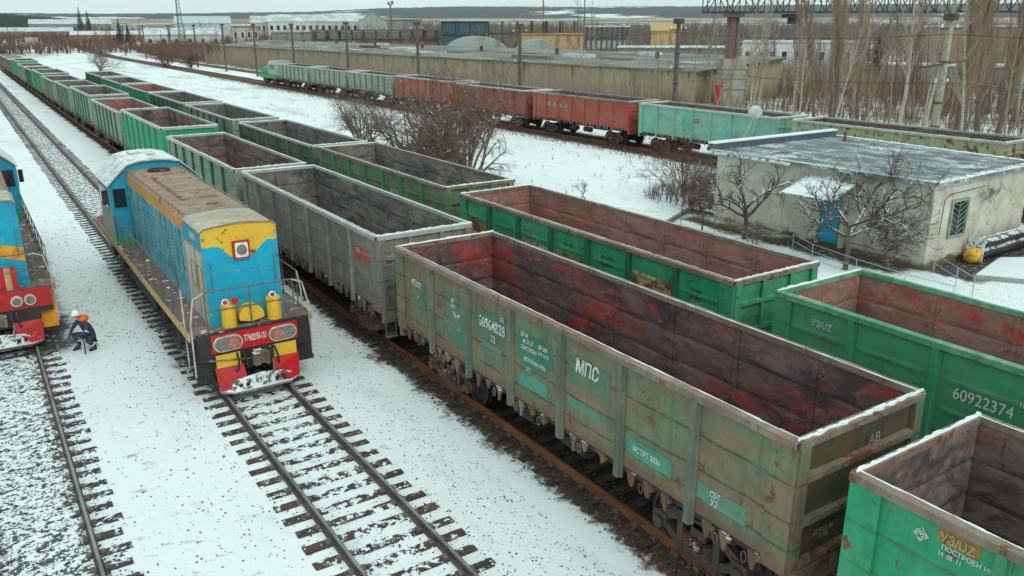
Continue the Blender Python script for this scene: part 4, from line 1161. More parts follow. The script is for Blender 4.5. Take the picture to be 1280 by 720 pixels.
def worker(x, y, rz):
    t = thing('person', 'worker in dark overalls, white helmet and orange hood crouching on the snow', 'person', (x, y, GZ), rz)
    cloth = plain('dark grey overalls', (.05, .06, .075), .9, 0, .35, 8); skinm = plain('skin', (.5, .28, .2), .6); glove = plain('work glove', (.1, .09, .09), .9)
    # faces -y; deep crouch, weight on the feet, leaning forward over the knees
    N = [(0, .22, .36, (.17, .14)), (0, .16, .56, (.16, .13)), (0, .05, .76, (.19, .14)), (0, -.02, .9, (.12, .1)), (0, -.07, .99, (.06, .06)),      # 0-4 pelvis..neck
         (-.13, .2, .34, .12), (-.24, -.2, .50, .085), (-.20, -.04, .13, .055), (-.20, -.24, .05, .05),           # left leg 5-8
         (.14, .2, .32, .12), (.26, -.12, .36, .085), (.24, .16, .10, .055), (.26, -.02, .05, .05),               # right leg 9-12
         (-.21, .0, .86, .075), (-.3, -.16, .64, .055), (-.14, -.36, .5, .038),                                     # left arm 13-15
         (.21, .0, .86, .075), (.31, -.12, .64, .055), (.12, -.36, .5, .038)]
    Ed = [(0, 1), (1, 2), (2, 3), (3, 4), (0, 5), (5, 6), (6, 7), (7, 8), (0, 9), (9, 10), (10, 11), (11, 12), (2, 13), (13, 14), (14, 15), (2, 16), (16, 17), (17, 18)]
    body = skin('body', N, Ed, cloth, t)
    for s, w in ((-1, (-.14, -.36, .5)), (1, (.12, -.36, .5))):
        H = [(w[0], w[1], w[2], .03), (w[0]-s*.02, w[1]-.05, w[2]-.02, (.036, .02))]; He = [(0, 1)]
        for k, L in enumerate((.05, .058, .054, .042)):
            o = (k-1.5)*.02; b = len(H)
            H += [(w[0]-s*.03+o, w[1]-.085, w[2]-.03, .0095), (w[0]-s*.035+o, w[1]-.085-L*.5, w[2]-.05, .009), (w[0]-s*.03+o, w[1]-.08-L*.4, w[2]-.05-L*.6, .008)]
            He += [(1, b), (b, b+1), (b+1, b+2)]
        b = len(H); H += [(w[0]-s*.05, w[1]-.05, w[2]-.02, .012), (w[0]-s*.06, w[1]-.09, w[2]-.045, .01)]; He += [(0, b), (b, b+1)]
        skin('hand', H, He, glove, t, 1, 0)
    skin('head', [(0, -.1, 1.02, .05), (0, -.14, 1.09, (.075, .085)), (0, -.17, 1.16, (.07, .08)), (0, -.235, 1.08, .016)], [(0, 1), (1, 2), (1, 3)], skinm, t)
    for s in (-1, 1):
        mb = MB(); mb.lathe([(0, .011), (.008, .006)], (s*.028, -.222, 1.105), 'y', 8); build(mb, 'eye', M['glass'], t)
        mb = MB(); mb.lathe([(-.01, .02), (.01, .014)], (s*.078, -.13, 1.09), 'x', 8); build(mb, 'ear', skinm, t)
    mb = MB(); mb.box(-.025, .025, -.222, -.215, 1.035, 1.043); build(mb, 'mouth', plain('lips', (.35, .12, .1)), t)
    mb = MB(); mb.lathe([(-.012, .135), (0, .14), (.01, .118), (.05, .113), (.09, .09), (.12, .05), (.128, .001)], (0, -.15, 1.15), 'z', 20); mb.prism([(-.08, -.25), (0, -.305), (.08, -.25)], 1.14, 1.15, 'z'); mb.box(-.012, .012, -.24, -.06, 1.23, 1.285)
    build(mb, 'helmet', M['white'], t, True)
    org = plain('orange hood', (.9, .17, .01), .7, 0, .12)
    mb = MB(); mb.lathe([(-.12, .001), (-.09, .11), (-.03, .155), (.04, .15), (.09, .1), (.115, .001)], (0, .05, .97), 'z', 16); build(mb, 'orange_hood', org, t, True)
    ref = plain('reflective band', (.7, .75, .75), .3)
    mb = MB()
    for c, r, ax in (((-.22, -.08, .27), .085, (0, .25, .9)), ((-.3, -.13, .66), .066, (0, .5, .8)), ((.25, .06, .2), .08, (0, -.7, .7)), ((.3, -.1, .66), .066, (0, .5, .8))):
        a = Vector(ax).normalized(); mb.tube([Vector(c)-a*.016, Vector(c)+a*.016], r, 12)
    build(mb, 'reflective_band', ref, t, True)
    for q in ((-.20, -.18), (.25, .03)):
        skin('boot', [(q[0], q[1]+.14, .05, .055), (q[0], q[1], .045, .05), (q[0], q[1]-.12, .035, (.05, .035))], [(0, 1), (1, 2)], LK, t, 1)
worker(1.95, 26.15, radians(-62))
mb = MB(); mb.tube([(1.87, 25.72, GZ-.02), (1.9, 25.85, .42)], .018, 6); o = build(mb, 'steel_rod', LK); tag(o, 'dark steel rod the crouching worker holds upright on the snow', 'rod')

# ------------------------------------------------------------------ bare trees
def bark(nm, a, b, snow=.0, white=None):
    g = G(nm); v = g.obj()
    c = g.mix(g.noise(v, 3, 5), a, b)
    if white:
        c = g.mix(g.step(g.noise(g.obj((1, 1, 4)), 3, 4, .7), .56, .62), c, white)
    if snow:
        nn = g.sep(g.n('ShaderNodeNewGeometry').outputs['Normal'])[2]
        c = g.mix(g.math('MULTIPLY', g.step(nn, .45, .75), g.step(g.noise(v, 4, 4, .7), .62-snow*.3, .68-snow*.3)), c, (.78, .82, .83))
    return g.fin(c, .9, 0, .1)
BK = dict(dark=bark('dark bark', (.065, .05, .043), (.13, .1, .085), .6), brown=bark('brown twigs', (.12, .085, .068), (.2, .145, .115), .3),
          red=bark('reddish twigs', (.13, .07, .05), (.2, .12, .09), 0), pale=bark('pale bark', (.33, .3, .25), (.45, .42, .36), 0, (.12, .1, .09)),
          palet=bark('pale twigs', (.28, .22, .17), (.38, .31, .25)), tan=bark('tan twigs', (.22, .165, .115), (.32, .25, .17)), pop=bark('poplar twigs', (.25, .185, .14), (.37, .285, .215)), grey=bark('grey brown twigs', (.15, .12, .1), (.22, .18, .15)))
def grow(mb, rr, p, d, L, r, lvl, P, top=None):
    n = P['steps'][lvl]; pts = [p.copy()]; rs = [r]; d = d.normalized()
    kids = []
    for k in range(n):
        j = P['wob'][lvl]
        d = (d+Vector((rr.gauss(0, j), rr.gauss(0, j), rr.gauss(0, j)+P['up'][lvl]))).normalized()
        p = p+d*L/n; pts.append(p.copy()); rs.append(max(.003, r*(1-(k+1)/n*(1-P['end'][lvl]))))
        kids.append((k, p.copy(), d.copy(), rs[-1]))
    (top if top is not None else mb).tube(pts, rs, 6 if lvl == 0 else (4 if r > .03 else 3), cap=False)
    if lvl+1 >= len(P['steps']): return
    for k, q, dd, r0 in kids:
        if (k+1)/n < P['start'][lvl]: continue
        c = P['kids'][lvl]; c = int(c)+(1 if rr.random() < c-int(c) else 0)
        for _ in range(c):
            ax = dd.orthogonal().normalized(); ax = Matrix.Rotation(rr.uniform(0, 2*pi), 3, dd) @ ax
            ang = P['ang'][lvl]*rr.uniform(.7, 1.3)
            nd = (dd*cos(ang)+ax*sin(ang))
            f = 1-P['taper'][lvl]*(k+1)/n
            grow(mb, rr, q, nd, L*P['len'][lvl]*rr.uniform(.6, 1.2)*f, max(.004, min(r0*.8, r*P['rad'][lvl])), lvl+1, P)
STY = {
 'bush': dict(steps=(3, 8, 7, 6, 4), wob=(.1, .14, .17, .2, .2), up=(.1, .04, -.01, -.06, -.06), end=(.8, .3, .3, .3, .3), start=(.3, .3, .3, .3, 1), kids=(2.4, 1.05, 1.1, 1.1, 0), ang=(.65, .6, .6, .6, 0), len=(5., .5, .6, .6, 0), taper=(.0, .3, .3, .3, 0), rad=(.7, .5, .5, .6, 0)),
 'apple': dict(steps=(4, 6, 6, 5), wob=(.09, .22, .28, .3), up=(.12, .07, .05, .08), end=(.75, .3, .3, .3), start=(.6, .25, .2, 1), kids=(2.4, 1.5, 2., 0), ang=(.85, .8, .8, 0), len=(2.0, .62, .55, 0), taper=(0, .3, .3, 0), rad=(.7, .5, .45, 0)),
 'vine': dict(steps=(5, 6, 5, 4), wob=(.3, .4, .4, .4), up=(.1, .0, -.05, 0), end=(.75, .3, .3, .3), start=(.3, .2, .2, 1), kids=(1.3, 1.4, 1.6, 0), ang=(.9, .9, .9, 0), len=(.9, .55, .5, 0), taper=(0, .3, .3, 0), rad=(.6, .5, .5, 0)),
 'birch': dict(steps=(12, 5, 4), wob=(.03, .1, .16), up=(.02, .12, .1), end=(.12, .25, .4), start=(.3, .2, 1), kids=(1.8, 1.5, 0), ang=(.65, .6, 0), len=(.26, .45, 0), taper=(.65, .3, 0), rad=(.35, .5, 0)),
 'poplar': dict(steps=(14, 7, 5), wob=(.02, .06, .1), up=(.03, .35, .3), end=(.12, .25, .4), start=(.12, .15, 1), kids=(6., 3., 0), ang=(.45, .4, 0), len=(.3, .4, 0), taper=(.7, .3, 0), rad=(.12, .45, 0)),
 'thin': dict(steps=(8, 4), wob=(.05, .15), up=(.03, .15), end=(.2, .4), start=(.35, 1), kids=(1.6, 0), ang=(.6, 0), len=(.2, 0), taper=(.5, 0), rad=(.4, 0)),
}
def tree(name, label, cat, loc, H, r, style, bt, bc, seed, group=None, stems=1, lean=.1, kscale=1.):
    P = dict(STY[style]); P['kids'] = tuple(k*kscale for k in P['kids'])
    rr = random.Random(seed); tr = MB(); cr = MB()
    for s in range(stems):
        a = rr.uniform(0, 2*pi); o = Vector((cos(a), sin(a), 0))*(.12*s)
        d = Vector((cos(a)*lean*(1+s*.5), sin(a)*lean*(1+s*.5), 1))
        grow(cr, rr, o, d, H, r*(1-.1*s), 0, P, tr)
    t = thing(name, label, cat, loc, 0, group)
    build(tr, 'trunk', BK[bt], t); build(cr, 'crown', BK[bc], t)
    return t
def scatter(proto, x, y, rz, s):
    c = copy_tree(proto); c.location = (x, y, terr(x, y)); c.rotation_euler = (0, 0, rz); c.scale = (s*R.uniform(.85, 1.15), s*R.uniform(.85, 1.15), s)
    return c
tree('bare_bush', 'broad dense bare bush spreading between the wagons and the red train', 'bush', (24.9, 42.1, GZ), .95, .17, 'bush', 'dark', 'brown', 3, stems=5, lean=.5, kscale=1.12)
tree('bare_bush', 'broad brown bush leaning left out of the biggest bush', 'bush', (23.9, 46.8, GZ), .9, .13, 'bush', 'dark', 'brown', 8, stems=4, lean=.4)
tree('bare_bush', 'reddish twiggy bush right in front of the dull red wagon', 'bush', (32.2, 56.5, GZ), .8, .12, 'bush', 'dark', 'red', 9, stems=4, lean=.4)
tree('bare_bush', 'smaller bare bush just left of the big one, by the dull wagon end', 'bush', (26.4, 61.2, GZ), .72, .1, 'bush', 'dark', 'brown', 12, stems=4, lean=.25)
tree('fruit_tree', 'young bare fruit tree with a forked snowy trunk left of the hut door', 'tree', (28.6, 24.4, GZ), 1.45, .11, 'apple', 'dark', 'dark', 5, lean=.1, kscale=1.15)
tree('fruit_tree', 'crooked bare fruit tree with spreading limbs right of the blue door', 'tree', (28.1, 18.8, GZ), 1.7, .11, 'apple', 'brown', 'dark', 22, lean=.12, kscale=1.3)
tree('sapling', 'small thin bare sapling at the corner of the hut fence', 'tree', (28.2, 26.6, GZ), .95, .05, 'apple', 'dark', 'brown', 31)
tree('fruit_tree', 'tangled bare tree close to the hut front wall near its corner', 'tree', (29.3, 17.7, GZ), 1.1, .07, 'apple', 'brown', 'dark', 44, lean=.25, kscale=1.2)
tree('bare_shrub', 'thicket of brown twigs beside the left end of the hut', 'bush', (30.4, 29.4, GZ), .42, .05, 'bush', 'brown', 'brown', 51, stems=3, lean=.3)
tree('bare_shrub', 'brown bare shrub before the aqua wagon, left of the dish', 'bush', (33.2, 33.0, GZ), .5, .05, 'bush', 'brown', 'red', 52, stems=4, lean=.35)
tree('bare_shrub', 'brown bare shrub before the aqua wagon, right of the dish', 'bush', (36.2, 31.0, GZ), .5, .06, 'bush', 'brown', 'brown', 53, stems=5, lean=.35)
tree('dead_stalk', 'broken dry stalk sticking out of the snow behind the bright green wagon', 'plant', (28.3, 35.6, GZ), .35, .03, 'apple', 'dark', 'brown', 61, lean=.6)
tree('bare_shrub', 'low dark shrub far off where the second line of wagons ends', 'bush', (27.0, 205, GZ), .9, .1, 'bush', 'dark', 'brown', 70, stems=4, lean=.3)
tree('bare_tree', 'bare tree with dark nests standing by the far yard hut', 'tree', (38.5, 290, terr(38.5, 290)), 10, .25, 'birch', 'dark', 'grey', 71)

def family(name, label, cat, H, r, style, bt, bc, seed, group, spots, nproto=3, **k):
    ps = []; lab0 = label
    for i, (x, y, s) in enumerate(spots):
        label = lab0(x, y) if callable(lab0) else lab0
        if i < nproto:
            t = tree(name, label, cat, (x, y, terr(x, y)), H, r, style, bt, bc, seed+i*7, group, **k); t.scale = (s, s, s); ps.append(t)
        else: scatter(ps[i % nproto], x, y, R.uniform(0, 6.28), s)['label'] = label
rs_ = random.Random(77)
family('poplar', lambda x, y: 'tall brown columnar poplar in the left clump beyond the pale rusted wagon' if y > 45 else 'tall brown columnar poplar in the clump right of the pale concrete pole', 'tree', 17, .22, 'poplar', 'brown', 'pop', 100, 'tall poplars', [(66, 47, 1.05), (67.6, 45.8, .9), (70.5, 36.5, 1.15), (69.4, 37.8, 1.), (71.8, 35.6, .95), (65, 48.4, .8), (67.2, 48.6, .9), (68.6, 36.6, 1.), (78, 60, .8), (90, 44, 1.1)], 3, kscale=1.25)
family('birch', lambda x, y: 'white barked birch between the two poplar clumps' if y < 46 and x < 70 else ('white barked birch right behind the right poplar clump' if y < 46 else ('white barked birch left of the poplar clumps' if y < 80 else 'pale birch behind the long shed roof')), 'tree', 13, .14, 'birch', 'pale', 'palet', 140, 'white birches', [(62, 38.5, 1.25), (63.5, 37, 1.1), (58, 31, .9), (68, 31, 1.), (60, 52, .9), (75, 44, 1.), (66, 57, .9), (57, 44, .7), (84, 40, 1.2), (80, 55, 1.2), (73, 62, 1.), (60, 43.0, .95), (72, 29.5, 1.1), (90, 86, .9), (101, 129, 1.2), (103, 127, 1.1), (64, 50, .8), (70, 60, .85)], 4, kscale=1.25)
spots = []
for _ in range(66): spots.append((rs_.uniform(57, 92), rs_.uniform(24, 66), rs_.uniform(.6, 1.15)))
family('thin_tree', lambda x, y: 'thin bare young tree right of the concrete pole beyond the rusted wagon' if y/x < .52 else ('thin bare young tree beyond the pale rusted wagon, left of the pole' if y/x < .8 else 'thin bare young tree beside the crane leg'), 'tree', 9, .085, 'thin', 'tan', 'tan', 170, 'young trees beyond the far line', spots, 4, kscale=1.4)
spots = []
for _ in range(130):
    y = 66+174*rs_.random()**1.4; spots.append((rs_.uniform(55, 65), y, rs_.uniform(.45, 1.)))
family('pale_sapling', lambda x, y: 'thin pale sapling before the shed, above the '+('aqua wagon' if y < 78 else 'orange red wagon' if y < 95 else 'dull red wagon' if y < 118 else 'bright red wagon' if y < 145 else 'grey green wagons' if y < 190 else 'little shunter'), 'tree', 7, .075, 'thin', 'palet', 'palet', 210, 'pale saplings before the long shed', spots, 4, kscale=1.2)
spots = []
for _ in range(110):
    u = rs_.random(); spots.append((rs_.uniform(89, 200), rs_.uniform(60, 330), rs_.uniform(.6, 1.2)))
family('bare_tree', lambda x, y: 'bare tree among the works, '+('near the white roofed ruin' if y/x < 1.0 else 'near the pale domes' if y/x < 1.5 else 'before the low ruined brick hall' if y/x < 2.1 else 'before the long white building'), 'tree', 9, .13, 'birch', 'grey', 'pop', 260, 'bare trees among the works', spots, 4, kscale=1.1)
spots = []
for _ in range(60): spots.append((rs_.uniform(88, 150), rs_.uniform(25, 95), rs_.uniform(.8, 1.4)))
family('scrub_tree', lambda x, y: 'bare tree in the far right scrub '+('behind the right poplars' if y/x < .45 else 'between the poplar clumps' if y/x < .6 else 'below the crane girder'), 'tree', 10, .13, 'birch', 'brown', 'pop', 300, 'bare trees of the right hand scrub', spots, 3, kscale=1.3)

spots = []
for _ in range(46):
    a = rs_.uniform(-.02, .36); d = rs_.uniform(290, 430); spots.append((sin(a)*d, cos(a)*d, rs_.uniform(.6, 1.1)))
family('yard_tree', lambda x, y: 'bare tree of the brown belt behind the yard, '+('before the low depot' if x/y < .1 else 'left of the radio mast' if x/y < .2 else 'around the silver hall'), 'tree', 9, .16, 'birch', 'brown', 'red', 340, 'bare trees behind the far yard', spots, 3, kscale=1.3)
def conifer(x, y, h, label):
    t = thing('spruce', label, 'tree', (x, y, terr(x, y))); rr = random.Random(int(x*7))
    mb = MB(); mb.tube([(0, 0, 0), (0, 0, h)], [.25, .05], 6); build(mb, 'trunk', BK['dark'], t)
    mb = MB()
    for k in range(260):
        u = rr.random()**.8; z = h*(.08+.9*u); L = (1-u)*h*.2+.25; a = rr.uniform(0, 6.28); w = .35*(1-u)+.12
        mb.face([(0, 0, z), (cos(a)*L*.6-sin(a)*w, sin(a)*L*.6+cos(a)*w, z-L*.2), (cos(a)*L, sin(a)*L, z-L*.5), (cos(a)*L*.6+sin(a)*w, sin(a)*L*.6-cos(a)*w, z-L*.2)])
    build(mb, 'crown', bpy.data.materials['pine wood'], t)
for x, y, h, lb in ((73, 610, 17, 'dark spruce in front of the white factory, left one'), (77, 606, 15, 'dark spruce in front of the white factory, right one'), (62, 398, 11, 'dark spruce left of the radio mast'), (65, 396, 9, 'smaller dark spruce left of the radio mast'), (112, 76, 9, 'dark green spruce behind the poplars near the crane'), (118, 78, 8, 'second dark green spruce behind the poplars')): conifer(x, y, h, lb)
def brushwood(name, label, n, fx, hx, w, mat, seed, blades=5):
    mb = MB(); rr = random.Random(seed)
    for _ in range(n):
        x, y = fx(rr); z = terr(x, y)-.05; h = hx(rr)
        for k in range(blades):
            a = rr.uniform(0, 6.28); l = rr.uniform(.1, .4)*h; tx, ty = x+cos(a)*l, y+sin(a)*l; hh = h*rr.uniform(.6, 1.1)
            ww = w*rr.uniform(.6, 1.3); px, py = -sin(a)*ww, cos(a)*ww; m = ((x*.5+tx*.5), (y*.5+ty*.5), z+hh*.6)
            mb.face([(x-px, y-py, z), (x+px, y+py, z), (m[0]+px*.7, m[1]+py*.7, m[2]), (m[0]-px*.7, m[1]-py*.7, m[2])])
            mb.face([(m[0]-px*.7, m[1]-py*.7, m[2]), (m[0]+px*.7, m[1]+py*.7, m[2]), (tx, ty, z+hh)])
    o = build(mb, name, mat); setting(o, 'stuff'); tag(o, label, 'brushwood')
brushwood('brushwood', 'brown brushwood in the scrub beyond the far wagons', 3400, lambda r: (r.uniform(72, 130), r.uniform(20, 80)), lambda r: r.uniform(.4, 2.4), .018, BK['tan'], 1)
brushwood('brushwood', 'reddish brushwood low in the right hand scrub', 1600, lambda r: (r.uniform(74, 120), r.uniform(28, 90)), lambda r: r.uniform(.8, 3.2), .022, BK['red'], 2)
brushwood('brushwood', 'pale reeds and weeds before the long shed', 5200, lambda r: (r.uniform(56, 67.4), 66+204*r.random()**1.5), lambda r: r.uniform(.8, 4.2), .032, BK['palet'], 3)
brushwood('brushwood', 'tan weeds under the saplings before the long shed', 2600, lambda r: (r.uniform(58, 67), r.uniform(66, 270)), lambda r: r.uniform(.5, 2.), .03, BK['tan'], 4)
brushwood('brushwood', 'tall tan brush right behind the long shed', 3600, lambda r: (r.uniform(94, 125), r.uniform(60, 330)), lambda r: r.uniform(2, 6), .035, BK['pop'], 15, 7)
brushwood('brushwood', 'brown scrub between the yard tracks and the left end of the shed', 1800, lambda r: (r.uniform(56, 80), r.uniform(262, 330)), lambda r: r.uniform(1, 4.5), .04, BK['red'], 16, 7)
brushwood('brushwood', 'grey brown brushwood among the derelict works', 4200, lambda r: (r.uniform(88, 230), r.uniform(40, 330)), lambda r: r.uniform(1., 5.), .05, BK['grey'], 5, 6)
brushwood('brushwood', 'brown brush belt along the horizon behind the yard', 6000, lambda r: (lambda a, d: (sin(a)*d, cos(a)*d))(r.uniform(-.08, .5), r.uniform(330, 620)), lambda r: r.uniform(1.5, 5), .09, BK['red'], 6, 8)
brushwood('brushwood', 'grey brown woods in the distance beyond the works', 7500, lambda r: (lambda a, d: (sin(a)*d, cos(a)*d))(r.uniform(.35, 1.25), r.uniform(280, 760)), lambda r: r.uniform(3, 8), .13, BK['grey'], 7, 8)
brushwood('dry_grass', 'short dry stalks poking from the snow between the lines', 700, lambda r: (r.uniform(20, 41), r.uniform(20, 170)), lambda r: r.uniform(.1, .45), .012, BK['tan'], 8, 5)
brushwood('dry_grass', 'weeds along the ballast of the far line', 1500, lambda r: (41.2+r.gauss(0, .5), r.uniform(22, 170)), lambda r: r.uniform(.1, .5), .014, BK['brown'], 9, 5)
brushwood('hedge_twigs', 'brown twigs between the hut and the far line', 420, lambda r: (r.uniform(31, 40.5), r.uniform(29, 35)), lambda r: r.uniform(.4, 1.6), .008, BK['brown'], 10, 8)

# ------------------------------------------------------------------ brick hut
def hut():
    t = thing('hut', 'low rendered flat roofed hut with a blue door and an awning', 'building', (0, 0, GZ))
    g = G('stained render'); v = g.obj(jitter=False)
    c = g.mix(g.step(g.noise(v, .7, 7, .65, .4), .38, .62), (.50, .46, .37), (.64, .62, .54))
    c = g.mix(g.step(g.noise(g.obj((1, 1, .3)), 1.2, 7, .7, .5), .56, .68), c, (.25, .17, .11))
    c = g.mix(g.step(g.noise(v, 2.4, 7, .75), .58, .66), c, (.27, .235, .19))
    zz = g.sep(g.n('ShaderNodeTexCoord').outputs['Object'])[2]
    ed = g.math('ADD', zz, g.math('MULTIPLY', g.noise(v, 1.6, 6, .7), .9))
    c = g.mix(g.step(ed, .62, .85), (.17, .13, .095), c)
    g.bump(g.noise(v, 9, 6, .7), .5, .03); wall = g.fin(c, .9, 0, .1)
    x0, x1, y0, y1, h = 30.35, 39.2, 17.0, 27.6, 3.4
    mb = MB()
    P = [(30.5, y0), (38.3, y0+.3), (39.1, y1), (30.0, y1)]
    mb.prism(P, 0, h, 'z'); build(mb, 'wall', wall, t)
    mb = MB(); Q = [(30.2, y0-.28), (38.6, y0+.0), (39.4, y1+.25), (29.7, y1+.25)]
    mb.prism(Q, h+.002, h+.13, 'z')
    g = G('felt roof'); v = g.obj(jitter=False)
    c = g.mix(g.step(g.noise(v, .8, 6, .65), .35, .65), (.12, .13, .13), (.21, .22, .215))
    c = g.mix(g.step(g.noise(g.obj((1.6, .5, 1)), .9, 9, .78, .5), .47, .62, 0, .8), c, (.5, .56, .58))
    c = g.mix(g.step(g.noise(v, .5, 8, .75), .56, .6, 0, .85), c, (.62, .68, .7))
    c = g.mix(g.step(g.noise(g.obj((1.5, .7, 1)), 5, 7, .8), .63, .68), c, (.6, .66, .67))
    rf = build(mb, 'roof', g.fin(c, .85, 0, .15), t)
    # snow lips along the eaves
    rr = random.Random(2)
    def lip(a, b, w=.16):
        a = Vector(a); b = Vector(b); n = int((b-a).length/.12); d = (b-a)/n; nr = Vector((-d.y, d.x, 0)).normalized()
        for k in range(n):
            p = a+d*k; q = a+d*(k+1.05); ww = w*rr.uniform(.6, 1.25); hh = .03+.03*rr.random()
            mb.face([p, q, q+Vector((0, 0, hh)), p+Vector((0, 0, hh))]); mb.face([p+Vector((0, 0, hh)), q+Vector((0, 0, hh)), q+nr*ww+Vector((0, 0, hh*.6)), p+nr*ww+Vector((0, 0, hh*.6))]); mb.face([p+nr*ww+Vector((0, 0, hh*.6)), q+nr*ww+Vector((0, 0, hh*.6)), q+nr*ww, p+nr*ww])
    Z = h+.132
    for q in (((29.7, y1+.2, Z), (30.2, y0-.26, Z), .16), ((30.22, y0-.28, Z), (38.5, y0+.02, Z), .3), ((38.55, y0+.1, Z), (39.35, y1+.2, Z), .15)):
        mb = MB(); lip(*q); build(mb, 'snow_edge', M['snow'], t)
    # corrugated edge strip at the left of the eaves
    mb = MB()
    for k in range(34): mb.box(29.62, 29.78, 23.2+k*.14, 23.27+k*.14, h-.02, h+.10)
    build(mb, 'corrugated_edge', M['snow_dirty'], t)
    mb = MB(); mb.prism([(29.72, y1+.05), (39.0, y1+.05), (39.0, y1+.35), (29.72, y1+.35)], h+.135, h+.42, 'z'); pp = build(mb, 'parapet', plain('dark blue grey parapet', (.09, .11, .15), .8), t)
    mb = MB(); mb.prism([(29.68, y1), (39.05, y1), (39.05, y1+.38), (29.68, y1+.38)], h+.425, h+.5, 'z'); build(mb, 'snow_cap', M['snow'], pp)
    mb = MB(); mb.lathe([(0, .07), (.45, .07)], (37.6, 26.1, h+.13), 'z', 10); mb.lathe([(.45, .12), (.5, .1)], (37.6, 26.1, h+.13), 'z', 10); build(mb, 'vent_pipe', M['bogie_rust'], rf)
    # door
    DB = paint('blue door paint', (.02, .30, .5), (.05, .33, .48), .4, .1, (.03, .15, .22), .3)
    mb = MB(); mb.box(30.13, 30.27, 20.65, 21.62, .32, 2.42); d = build(mb, 'door', DB, t)
    mb = MB(); mb.box(30.09, 30.13, 20.72, 21.55, 1.45, 2.34); mb.box(30.09, 30.13, 20.72, 21.55, .4, 1.33); build(mb, 'panel', DB, d)
    mb = MB(); mb.tube([(30.06, 20.82, 1.3), (30.06, 20.82, 1.48)], .015, 5); build(mb, 'handle', M['chrome'], d)
    mb = MB(); mb.box(30.05, 30.3, 20.5, 20.62, .2, 2.5); mb.box(30.05, 30.3, 21.65, 21.77, .2, 2.5); build(mb, 'door_jamb', plain('door jamb', (.4, .37, .3)), t)
    # awning
    mb = MB(); mb.face([(30.28, 20.1, 3.05), (30.2, 22.6, 3.0), (28.2, 22.4, 2.5), (28.45, 20.0, 2.5)]); mb.face([(30.28, 20.1, 3.0), (30.2, 22.6, 2.95), (28.2, 22.4, 2.45), (28.45, 20.0, 2.45)])
    aw = build(mb, 'awning', M['snow_dirty'], t)
    mb = MB(); mb.grid(lambda u, v: (28.25+2.02*u+.05*v, 22.35-2.25*v, 2.53+.5*u+.03*noise.noise(Vector((u*6, v*6, 1)))+.03*min(1, 6*min(u, 1-u, v, 1-v))), 14, 14); build(mb, 'snow_layer', M['snow'], aw, True)
    mb = MB(); mb.tube([(28.6, 22.0, 2.5), (30.1, 22.0, 1.7)], .025, 5); mb.tube([(28.6, 20.4, 2.5), (30.2, 20.4, 1.7)], .025, 5); build(mb, 'bracket', M['bogie'], aw)
    # window in the end wall with a herringbone grille
    wx0, wx1, wz0, wz1 = 31.95, 33.0, 1.2, 2.55; yw = 17.05
    mb = MB(); GR = plain('grey green frame', (.25, .33, .26), .7)
    for a in ((wx0-.09, wx0, wz0-.09, wz1+.09), (wx1, wx1+.09, wz0-.09, wz1+.09), (wx0, wx1, wz1, wz1+.09), (wx0, wx1, wz0-.09, wz0)): mb.box(a[0], a[1], yw-.09, yw+.1, a[2], a[3])
    w = build(mb, 'window', GR, t)
    mb = MB(); mb.box(wx0+.002, wx1-.002, yw+.0, yw+.02, wz0+.002, wz1-.002); build(mb, 'pane', M['glass'], w)
    mb = MB(); cx = (wx0+wx1)/2
    for k in range(6):
        z = wz0+.05+k*.22
        mb.bar((cx, yw-.05, z), (wx0+.01, yw-.05, z+.25 if z+.25 < wz1 else wz1), .025, .02); mb.bar((cx, yw-.05, z), (wx1-.01, yw-.05, z+.25 if z+.25 < wz1 else wz1), .025, .02)
    mb.bar((cx, yw-.04, wz0), (cx, yw-.04, wz1), .025, .02); build(mb, 'grille', GR, w)
    mb = MB()
    for z in (.55,): mb.box(30.0, 30.05, 17.4, 20.3, z, z+.03)
    mb.tube([(31.1, 16.93, 1.4), (31.1, 16.9, 2.75), (31.4, 16.9, 2.95), (34.0, 16.95, 3.0)], .02, 5)
    build(mb, 'wall_pipe', M['bogie_rust'], t)
    mb = MB(); mb.box(29.2, 30.1, 22.9, 28.2, 0, .25); build(mb, 'plinth_step', wall, t)
    return t
hut()
def put_thing(mb, name, mat, label, cat, smooth=False, group=None):
    return tag(build(mb, name, mat, None, smooth), label, cat, group)
# creeper on the end wall
tt = tree('creeper', 'bare brown creeper hanging on the end wall of the hut above the window', 'plant', (34.4, 16.78, 2.1), .6, .02, 'vine', 'brown', 'brown', 401, stems=3, lean=.2); tt.scale = (1, .18, 1)
tt = tree('creeper', 'tangle of bare creeper on the hut front between door and corner', 'plant', (29.95, 18.6, .6), .9, .03, 'vine', 'brown', 'dark', 405, stems=4, lean=.35); tt.scale = (.3, 1.2, 1)
tt = tree('creeper', 'dark bare creeper reaching up over the eaves of the hut', 'plant', (29.9, 20.0, 2.6), .8, .02, 'vine', 'brown', 'brown', 409, stems=4, lean=.5); tt.scale = (.7, 1.3, .8)
